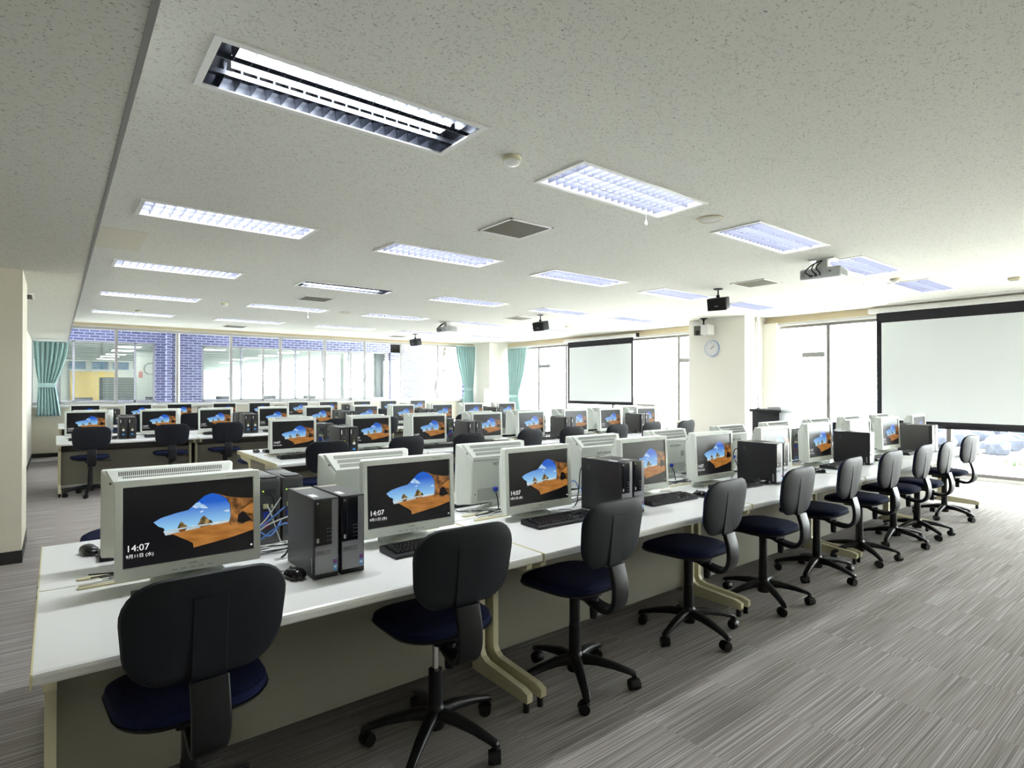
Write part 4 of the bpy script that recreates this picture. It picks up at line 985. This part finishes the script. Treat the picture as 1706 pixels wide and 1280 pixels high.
def make_pc_b():
    W, H, D = 0.094, 0.300, 0.335; t = thing('desktop_computer')
    m = MB(); m.bbox(-W / 2, W / 2, -D / 2 + 0.03, D / 2, 0.0, H - 0.002, 'pc_grey', 0.004, 2); m.build('case', t)
    m = MB()
    m.loft([[(a, -D / 2 + 0.032, b) for a, b in rrect(W, H, 0.014, 4, 0, H / 2)], [(a, -D / 2 + 0.010, b) for a, b in rrect(W + 0.002, H, 0.014, 4, 0, H / 2)], [(a, -D / 2 + 0.002, b) for a, b in rrect(W - 0.004, H - 0.006, 0.012, 4, 0, H / 2)], [(a, -D / 2, b) for a, b in rrect(W - 0.014, H - 0.016, 0.010, 4, 0, H / 2)]], 'pc_black'); m.build('front_cover', t)
    y = -D / 2
    m = MB(); m.box(-W / 2 + 0.012, W / 2 - 0.012, y - 0.001, y, 0.205, 0.207, 'tray'); m.box(-W / 2 + 0.012, W / 2 - 0.012, y - 0.001, y, 0.165, 0.1665, 'tray')
    m.box(0.014, 0.020, y - 0.001, y, 0.21, 0.28, 'tray'); m.build('drive_bay', t)
    m = MB(); m.cyl((0, y, 0.123), (0, y - 0.004, 0.123), 0.018, 0.0165, 'silver', 24); m.cyl((0, y - 0.004, 0.123), (0, y - 0.0045, 0.123), 0.012, 0.012, 'sticker', 20); m.build('power_button', t)
    m = MB(); m.cyl((0, y, 0.155), (0, y - 0.0015, 0.155), 0.0035, 0.0035, 'led_yellow', 12)
    m.build('status_light', t)
    m = MB()
    for k in range(4): m.box(-0.022 + k * 0.010, -0.018 + k * 0.010, y - 0.0008, y, 0.185, 0.188, 'silver')
    m.build('front_ports', t)
    m = MB(); m.prism(rrect(0.030, 0.020, 0.004, 3, 0, 0.062), y - 0.0008, y, 'sticker_blue'); m.build('blue_sticker', t)
    m = MB(); m.box(-W / 2 + 0.012, -W / 2 + 0.020, y - 0.0008, y, 0.225, 0.268, 'sticker'); m.build('white_label', t)
    m = MB(); m.box(-0.02, 0.018, 0.06, 0.10, H - 0.002, H - 0.0015, 'sticker'); m.build('top_label', t)
    m = MB(); m.bbox(-W / 2 + 0.01, W / 2 - 0.01, D / 2 - 0.08, D / 2 - 0.005, H - 0.002, H + 0.006, 'pc_black', 0.003, 1); m.build('rear_handle', t)
    rear_panel(t, W, H - 0.002, D)
    return Proto(t)

# ------------------------------------------------------------------ keyboard and mouse
def make_keyboard():
    t = thing('keyboard'); W, D = 0.435, 0.150
    def top(y): return 0.016 + (y + D / 2) / D * 0.012
    m = MB(); o = [(-D / 2, 0.002), (D / 2, 0.002), (D / 2, 0.024), (D / 2 - 0.006, 0.029), (-D / 2 + 0.01, 0.0175), (-D / 2, 0.012)]
    m.prism(o, -W / 2, W / 2, 'black', axis='X'); m.build('base', t)
    m = MB()
    u = 0.0188
    def key(x, y, w=1.0, h=1.0):
        x0, x1, y0, y1 = x, x + u * w - 0.002, y, y + u * h * 0.98 - 0.002
        zb = top((y0 + y1) / 2) - 0.003; zt = zb + 0.0105; i = 0.0022
        m.add([(x0, y0, zb), (x1, y0, zb), (x1, y1, zb), (x0, y1, zb), (x0 + i, y0 + i * 0.6, zt), (x1 - i, y0 + i * 0.6, zt), (x1 - i, y1 - i, zt + 0.001), (x0 + i, y1 - i, zt + 0.001)],
              [(4, 5, 6, 7), (0, 1, 5, 4), (1, 2, 6, 5), (2, 3, 7, 6), (3, 0, 4, 7)], 'black')
    x0 = -W / 2 + 0.010; ys = [-D / 2 + 0.012 + k * u * 0.98 for k in range(5)]
    rows = [[1.25, 1, 1.25, 1.25, 3.25, 1.25, 1.25, 1, 1, 1.25 + .25], [2.25] + [1] * 11 + [1.75], [1.75] + [1] * 12 + [1.25], [1.5] + [1] * 12 + [1.5], [1] * 15]
    for y, r in zip(ys, rows):
        x = x0
        for w_ in r: key(x, y, w_); x += u * w_
    yf = ys[4] + u * 1.25
    x = x0; key(x, yf); x += 2 * u
    for g in range(3):
        for k in range(4): key(x, yf); x += u
        x += 0.5 * u
    xn = x0 + 15.25 * u
    for k in range(3):
        key(xn + k * u, yf); key(xn + k * u, ys[4]); key(xn + k * u, ys[3]); key(xn + k * u, ys[0])
    key(xn + u, ys[1])
    xp = xn + 3.25 * u
    for k in range(4):
        for r in range(1, 5): key(xp + k * u, ys[r])
    key(xp, ys[0], 2); key(xp + 2 * u, ys[0]); key(xp + 3 * u, ys[0], 1, 1)
    o = m.build('keycaps', t); o['kind'] = 'stuff'
    for s in (-1, 1): m = MB(); m.box(s * 0.17 - 0.02, s * 0.17 + 0.02, D / 2 - 0.025, D / 2 - 0.01, 0.0, 0.003, 'black'); m.build('rear_foot', t)
    m = MB(); m.tube(spline([(0, D / 2, 0.012), (0.01, D / 2 + 0.04, 0.006), (0.05, D / 2 + 0.09, 0.003), (0.02, D / 2 + 0.15, 0.003), (-0.06, D / 2 + 0.20, 0.003)]), 0.0024, 'black', 6); m.build('cord', t)
    return Proto(t)

def make_mouse():
    t = thing('computer_mouse')
    def fn(u, v, tt):
        z = 0.012 + tt * (1.0 if tt < 0 else (1 - 0.25 * (v / 0.055))); return (u * (1 - 0.12 * (v / 0.055) ** 2), v, max(0, z))
    m = MB(); pad(m, 0.062, 0.108, 0.026, 0.012, 0.028, 'black_gloss', fn, 6, 6, 2.4); m.build('body', t)
    m = MB(); m.cyl((-0.003, 0.030, 0.030), (0.003, 0.030, 0.030), 0.008, 0.008, 'tray', 14); m.build('wheel', t)
    m = MB(); m.tube(spline([(0, 0.052, 0.012), (0.005, 0.08, 0.006), (-0.02, 0.13, 0.003), (-0.07, 0.17, 0.003), (-0.05, 0.23, 0.003), (-0.10, 0.27, 0.003)]), 0.002, 'black', 6); m.build('cord', t)
    return Proto(t)

# ------------------------------------------------------------------ office chair (hub at the origin, faces +Y)
def make_chair(chrome=False, name='office_chair', base_turn=0.3, seat=0.0):
    t = thing(name)
    # five-armed base
    m = MB(); m.lathe([(0.001, 0.060), (0.036, 0.060), (0.042, 0.085), (0.038, 0.135), (0.030, 0.150), (0.001, 0.150)], 'black', 20)
    for k in range(5):
        a = base_turn + 2 * PI * k / 5; c, s = math.cos(a), math.sin(a)
        rings = []
        for r, z, hw_, hh in ((0.02, 0.115, 0.027, 0.024), (0.10, 0.114, 0.024, 0.020), (0.19, 0.098, 0.021, 0.015), (0.255, 0.080, 0.018, 0.012), (0.285, 0.070, 0.017, 0.012), (0.292, 0.064, 0.012, 0.008)):
            sec = rrect(2 * hw_, 2 * hh, hh * 0.8, 3)
            rings.append([(c * r - s * p, s * r + c * p, z + q) for p, q in sec])
        m.loft(rings, 'black')
    m.build('star_base', t)
    for k in range(5):
        a = base_turn + 2 * PI * k / 5; c, s = math.cos(a), math.sin(a); cx, cy = c * 0.275, s * 0.275
        ca = a + 0.9 + k * 0.7; ax = Vector((math.cos(ca), math.sin(ca), 0))
        m = MB(); m.cyl((cx, cy, 0.05), (cx, cy, 0.075), 0.007, 0.007, 'black', 10)
        o_ = Vector((cx, cy, 0.027)) + Vector((-ax.y, ax.x, 0)) * 0.010
        for sg in (-1, 1): m.cyl(o_ + ax * 0.006 * sg, o_ + ax * 0.024 * sg, 0.027, 0.025, 'black', 20)
        m.cyl(o_ - ax * 0.006, o_ + ax * 0.006, 0.019, 0.019, 'black', 14)
        # hood over the wheels
        rr = []
        for sg in (-1, 1): rr.append([tuple(o_ + ax * 0.011 * sg + Vector((-ax.y, ax.x, 0)) * (-math.cos(q) * 0.030) + Vector((0, 0, math.sin(q) * 0.030))) for q in [i * PI / 10 for i in range(11)]])
        m.loft(rr, 'black', caps=False, close=False)
        m.build('caster', t)
    # column
    m = MB()
    if chrome:
        m.cyl((0, 0, 0.14), (0, 0, 0.29), 0.030, 0.027, 'black', 20); m.build('column_cover', t)
        m = MB(); m.cyl((0, 0, 0.28), (0, 0, 0.47), 0.014, 0.014, 'chrome', 16); m.build('gas_piston', t)
    else:
        m.cyl((0, 0, 0.14), (0, 0, 0.28), 0.030, 0.028, 'black', 20); m.cyl((0, 0, 0.27), (0, 0, 0.47), 0.026, 0.026, 'black', 20); m.build('column_cover', t)
    # seat
    sh = 0.495 + seat
    def sf(u, v, tt):
        wv = u * (1 - 0.10 * max(0, -v / 0.21)); return (wv, v + 0.02, sh + tt - 0.020 * (max(0, v / 0.21)) ** 2 * 1.0)
    m = MB(); pad(m, 0.430, 0.425, 0.036, 0.010, 0.13, 'navy', sf, 7, 7, 4.0); m.build('seat_cushion', t)
    m = MB(); pad(m, 0.436, 0.430, 0.006, 0.038, 0.13, 'black', lambda u, v, tt: (sf(u, v, 0)[0], v + 0.02, sf(u, v, 0)[2] - 0.004 + tt), 6, 6, 2.2); m.build('seat_shell', t)
    m = MB(); m.bbox(-0.06, 0.06, -0.12, 0.10, sh - 0.065, sh - 0.028, 'black', 0.008); m.cyl((0.05, 0.03, sh - 0.05), (0.20, 0.05, sh - 0.055), 0.005, 0.005, 'black', 8); m.bbox(0.19, 0.235, 0.035, 0.065, sh - 0.062, sh - 0.05, 'black', 0.004); m.build('tilt_mechanism', t)
    # back support: J shaped bar from under the seat to the backrest
    path = spline([(0, -0.06, sh - 0.055), (0, -0.15, sh - 0.085), (0, -0.225, sh - 0.085), (0, -0.268, sh - 0.040), (0, -0.274, sh + 0.04), (0, -0.252, sh + 0.125)], 5)
    m = MB(); rings = []
    for i, p in enumerate(path):
        q = path[min(i + 1, len(path) - 1)] - path[max(i - 1, 0)]; tq = q.normalized(); nn = Vector((0, -tq.z, tq.y)); k = i / (len(path) - 1)
        hw_ = 0.036 + 0.014 * min(1, k * 1.5); th = 0.012
        rings.append([tuple(p + Vector((a, 0, 0)) + nn * b) for a, b in rrect(2 * hw_, 2 * th, 0.008, 3)])
    m.loft(rings, 'black'); m.build('back_support', t)
    m = MB(); m.cyl((0, -0.12, sh - 0.15), (0, -0.12, sh - 0.055), 0.019, 0.022, 'black', 14); m.build('tension_knob', t)
    # backrest
    cz = 0.765 + seat; BW, BH = 0.425, 0.298
    def bf(u, v, tt):   # tt>0 towards the rear (-Y)
        wv = u * (1 + 0.06 * (v / (BH / 2)) - 0.03)
        return (wv, -0.245 - 0.03 * (v / (BH / 2)) * 0.6 + 0.30 * u * u * 1.2 - tt, cz + v)
    m = MB(); pad(m, BW, BH, 0.018, 0.006, 0.105, 'shell', bf, 7, 7, 3.4); m.build('backrest_shell', t)
    m = MB(); pad(m, BW - 0.012, BH - 0.012, 0.0, 0.032, 0.10, 'navy', lambda u, v, tt: bf(u, v, tt - 0.004), 6, 7, 2.6); m.build('backrest_cushion', t)
    # raised spine on the shell
    m = MB(); rings = []
    for v in [-BH / 2 - 0.004 + k * (BH * 0.80) / 10 for k in range(11)]:
        taper = 0.050 - 0.006 * (v / BH + 0.5)
        k = max(0.0, 1 - max(0, (v / (BH / 2))) ** 3)
        rings.append([bf(a, v, 0.0188 * (0.4 + 0.6 * k) + b * (0.3 + 0.7 * (1 - (v / BH + 0.5)))) for a, b in ((-taper, -0.008), (-taper + 0.003, 0.0022), (taper - 0.003, 0.0022), (taper, -0.008))])
    m.loft(rings, 'shell', smooth=False); m.build('spine_cover', t)
    return t

# ------------------------------------------------------------------ placing the workstations
desk_far = make_desk(1.625); desk_near = make_desk(1.71)
mon = make_monitor(); pca = make_pc_a(); pcb = make_pc_b(); kb = make_keyboard(); mou = make_mouse()
chA = Proto(make_chair()); chB = Proto(make_chair(base_turn=0.75)); chC = Proto(make_chair(chrome=True, base_turn=0.15))
G = dict(mon='white widescreen monitors on the desks', pc='narrow black desktop computers on the desks', kb='black keyboards on the desks', mo='black mice on the desks', ch='navy and black swivel chairs', de='white double-sided computer desks')
rnd = random.Random(5)
TOP = 0.7012
# cy: centre line of a double row; x0: left end; pitch; n desks; monitor offsets; where
ROWS = [dict(n='nearest row', cy=2.63, x0=-0.05, p=1.71, k=5, mo=(0.45, 1.36), pc=0.905, desk=desk_near),
        dict(n='second row', cy=6.36, x0=1.62, p=1.625, k=4, mo=(0.33, 1.20), pc=0.82, desk=desk_far),
        dict(n='third row', cy=10.15, x0=0.0, p=1.625, k=5, mo=(0.33, 1.20), pc=0.79, desk=desk_far),
        dict(n='farthest row', cy=13.85, x0=0.03, p=1.625, k=5, mo=(0.41, 1.26), pc=0.84, desk=desk_far, mp=1.57)]
def lan(x, y, label, seed):
    r = random.Random(seed)
    pts = [(x, y + 0.02, 0.004), (x + 0.05, y + 0.06, 0.012), (x + 0.12, y + 0.02 + r.uniform(-.03, .03), 0.05 + r.uniform(0, .05)), (x + 0.22, y - 0.03, 0.09 + r.uniform(0, .06)), (x + 0.30, y - 0.01, 0.07), (x + 0.36, y + 0.03, 0.12)]
    m = MB(); m.tube(spline([(a, b, TOP + c) for a, b, c in pts]), 0.0035, 'lan', 8); o = m.build('network_cable')
    tag(o, label, 'cable', 'blue network cables on the desks')
    return o
for ri, R in enumerate(ROWS):
    nb = R['n']; cnt = 0
    for d in range(R['k']):
        X0 = R['x0'] + d * R['p']; cy = R['cy']
        pos = '%s from the left in the %s' % (ORD[d], nb)
        R['desk'].place((X0, cy, 0), 0, 'white double-sided computer desk with cream edges, ' + pos, 'desk', G['de'])
        X0 = R['x0'] + d * R.get('mp', R['p'])
        for side in (-1, 1):
            if side == 1 and ri == 3: continue
            front = side == -1
            for q in (0, 1):
                mo = R['mo'][q]; i = d * 2 + q
                x = X0 + (mo if front else (mo - 0.02 - 0.04 * d - 0.04 * q if ri == 0 else R['p'] - R['mo'][1 - q]))
                rz = 0 if front else PI
                j = rnd.uniform(-0.012, 0.012)
                where = ('%s from the left in the %s' % (ORD[i], nb)) if front else ('%s from the left behind the %s' % (ORD[i], nb))
                yaw = rnd.uniform(-0.03, 0.03) if not (ri == 0 and d < 2) else 0.0
                yy = cy + side * 0.135
                mon.place((x, yy, TOP), rz + yaw, ('white monitor showing a beach cave, ' + where.replace(' from the left', ' from left')) if front else ('white monitor seen from behind, ' + where.replace('from the left behind the', 'from left, far side of')), 'monitor', G['mon'])
                ky = cy + side * (0.355 if ri == 0 else 0.37)
                kx = x + (0.02 if front else -0.02)
                if front or ri < 2:
                    kb.place((kx, ky, TOP), rz + rnd.uniform(-0.05, 0.05), 'black keyboard before the monitor ' + where, 'keyboard', G['kb'])
                    mx = kx + (0.29 if front else -0.29); 
                    if ri == 0 and front and i == 1: mx = kx + 0.285
                    if ri == 0 and not front and i == 0: mx = 0.115; my = cy + 0.46
                    else: my = ky + side * (0.05 if ri == 0 else rnd.uniform(0.0, 0.06))
                    mou.place((mx, my, TOP), rz + rnd.uniform(-0.3, 0.3), 'black mouse by keyboard ' + where, 'mouse', G['mo'])
            # the two computers standing side by side
            for q in (0, 1):
                px = X0 + (R['pc'] if front else (R['p'] - R['pc'] if ri else R['pc'] - 0.03 - 0.04 * d)) + (q - 0.5) * 0.104
                if ri == 0 and front: P_ = pca if d < 3 or (d == 3 and q == 0) else pcb
                else: P_ = pcb
                py = cy + side * (0.325 if P_ is pca else 0.315)
                if ri == 0 and d == 3 and front and q == 1: py += 0.03
                P_.place((px, py, TOP), 0 if front else PI, 'black computer, %s of pair, %s side of %s desk in the %s' % ('left' if q == 0 else 'right', 'near' if front else 'far', ORD[d], nb), 'computer', G['pc'])
        if ri < 3:
            lan(X0 + R['pc'] - 0.42, cy + 0.02, 'higher blue cable by computers on desk ' + pos, ri * 10 + d)
            lan(X0 + R['pc'] - 0.30, cy - 0.05, 'lower blue cable by computers on desk ' + pos, ri * 10 + d + 100)
            if ri == 0:
                for cc in range(3):
                    r3 = random.Random(d * 9 + cc); bx = X0 + R['pc'] - 0.17
                    pts = [(bx + 0.10, cy - 0.10 + cc * 0.06, 0.17 + cc * 0.03), (bx + 0.02, cy - 0.05 + cc * 0.03, 0.13), (bx - 0.05, cy - 0.02, 0.07 + 0.02 * cc), (bx - 0.14, cy + r3.uniform(-.05, .03), 0.012), (bx - 0.28, cy + r3.uniform(-.05, .05), 0.008)]
                    m = MB(); m.tube(spline([(a, b, TOP + c_) for a, b, c_ in pts]), 0.003 + 0.001 * (cc == 1), ['grey_cable', 'lan', 'grey_cable'][cc], 8)
                    tag(m.build('signal_cable'), ['pale cable highest', 'blue cable arching', 'pale cable lowest'][cc] + ' at computers on desk ' + pos, 'cable', 'cables rising to the computers')
            # loose tangle of cords, nobody could count them
            m = MB(); r2 = random.Random(ri * 7 + d)
            for c in range(9 if ri == 0 else 5):
                xs = 0.12 + r2.random() * 0.15; pts = []
                for s_ in range(7): pts.append((X0 + xs + s_ * (R['p'] - 0.4) / 6 + r2.uniform(-.05, .05), cy + r2.uniform(-0.06, 0.06), TOP + 0.007 + abs(r2.gauss(0, 0.012))))
                m.tube(spline(pts, 5), 0.0028, 'black' if c % 3 else 'grey_cable', 6)
            tag(m.build('cord_tangle'), 'tangle of thin cords on the desk ' + pos, 'cables', kind='stuff')

# chairs: (x, y of the hub, turn, kind)
def chair_row(xs, y, rz, nb, kinds=None, jit=0.05):
    for i, x in enumerate(xs):
        P_ = (kinds or {}).get(i, chA if i % 2 else chB)
        P_.place((x, y + rnd.uniform(-jit, jit) * 0.4, 0), rz + rnd.uniform(-jit, jit) * 1.5, 'navy black swivel chair, %s from left %s' % (ORD[i], nb), 'chair', G['ch'])
A_CH = [(0.33, 2.02, 0.02, chB), (1.20, 2.02, -0.06, chC), (1.97, 2.01, 0.05, chA), (2.89, 2.01, 0.03, chB), (3.71, 2.0, 0.0, chA), (4.53, 2.02, 0.04, chB), (5.26, 2.0, -0.03, chA), (6.04, 2.01, 0.0, chB), (6.56, 1.98, 0.02, chA), (7.64, 2.05, -0.1, chB)]
for i, (x, y, rz, P_) in enumerate(A_CH):
    lab = 'navy and black swivel chair, %s from the left before the nearest row' % ORD[i]
    if i == 1: lab = 'swivel chair with a bare chrome piston, second from the left before the nearest row'
    P_.place((x, y, 0), rz, lab, 'chair', G['ch'])
chA.place((0.35, 4.35, 0), PI / 2, 'navy black swivel chair turned sideways, far side of the nearest desk', 'chair', G['ch'])
chair_row([1.65 + 0.33 + 0.05, 2.85, 3.62, 4.5, 5.25, 6.1, 6.88, 7.7], 5.62, 0, 'before the second row')
chA.place((2.05, 7.85, 0), PI / 2, 'navy black swivel chair turned sideways, far side of second row', 'chair', G['ch'])
chair_row([0.36, 1.28, 1.98, 2.85, 3.62, 4.5, 5.25, 6.1, 6.88, 7.7], 9.42, 0, 'before the third row')

chair_row([0.43, 1.28, 2.1, 2.9, 3.7, 4.5, 5.3, 6.15, 6.95, 7.8], 13.1, 0, 'before the farthest row')

# ------------------------------------------------------------------ things near the right wall
t = thing('av_cabinet', (9.7, 5.05, 0))
m = MB(); m.bbox(-0.25, 0.25, -0.24, 0.24, 0.04, 1.00, 'av_black', 0.006); m.build('body', t)
m = MB(); m.bbox(-0.27, 0.27, -0.28, 0.28, 1.00, 1.045, 'av_black', 0.004); m.build('top_board', t)
for k in range(4): m = MB(); m.cyl((-0.2 if k % 2 else 0.2, -0.2 if k < 2 else 0.2, 0), (-0.2 if k % 2 else 0.2, -0.2 if k < 2 else 0.2, 0.04), 0.02, 0.02, 'black', 10); m.build('caster', t)
tag(t, 'black equipment cabinet standing beside the cream column near the right windows', 'cabinet')
t = thing('audio_mixer', (9.72, 4.98, 1.045)); m = MB(); m.bbox(-0.15, 0.15, -0.14, 0.10, 0, 0.05, 'white_metal', 0.006); m.build('case', t); m = MB()
for k in range(5): m.cyl((-0.151, -0.10 + k * 0.04, 0.025), (-0.156, -0.10 + k * 0.04, 0.025), 0.006, 0.006, 'ink', 8)
m.build('knobs', t); tag(t, 'small pale device lying on the black equipment cabinet', 'device')
t = thing('antenna', (9.6, 5.25, 1.045)); m = MB(); m.lathe([(0.04, 0), (0.04, 0.008), (0.008, 0.02), (0.006, 0.03)], 'black', 16); m.build('base', t); m = MB(); m.cyl((0, 0, 0.02), (-0.02, 0.02, 0.42), 0.004, 0.002, 'ink', 8); m.build('mast', t)
tag(t, 'thin upright microphone or antenna on the black cabinet', 'antenna')
t = thing('standing_board', (10.1, 13.7, 0)); m = MB(); m.bbox(-0.28, 0.28, -0.015, 0.015, 0.62, 1.38, 'sticker', 0.004); m.build('board', t)
for sx in (-0.22, 0.22): m = MB(); m.cyl((sx, 0, 0), (sx, 0, 0.62), 0.012, 0.012, 'grey_metal', 8); m.build('leg', t)
t.rotation_euler = (0, 0, -0.5); tag(t, 'small white board standing before the corner column', 'board')
# white printer on a small stand behind the second row
t = thing('printer', (8.95, 7.0, 0.78)); m = MB(); m.bbox(-0.25, 0.25, -0.22, 0.22, 0, 0.30, 'white_metal', 0.02); m.build('body', t); m = MB(); m.bbox(-0.26, 0.26, -0.23, 0.23, 0.30, 0.33, 'white_metal', 0.01); m.build('lid', t); m = MB(); m.box(-0.18, 0.18, -0.225, -0.215, 0.10, 0.16, 'grey_metal'); m.build('paper_slot', t)
tag(t, 'white printer beyond the right end of the second row', 'printer')
t = thing('small_table', (8.95, 7.0, 0)); m = MB(); m.bbox(-0.4, 0.4, -0.3, 0.3, 0.75, 0.78, 'cream_pale', 0.005); m.build('tabletop', t)
for a in (-0.37, 0.37):
    for b in (-0.27, 0.27): m = MB(); m.cyl((a, b, 0), (a, b, 0.75), 0.015, 0.015, 'grey_metal', 10); m.build('leg', t)
tag(t, 'small pale table under the printer beyond the second row', 'table')
# switch plate on the left pillar
m = MB(); m.bbox(-0.222, -0.214, 6.30, 6.38, 1.10, 1.26, 'white_wall', 0.002, 1); tag(m.build('switch_plate'), 'pale switch plate on the edge of the left pillar', 'switch')
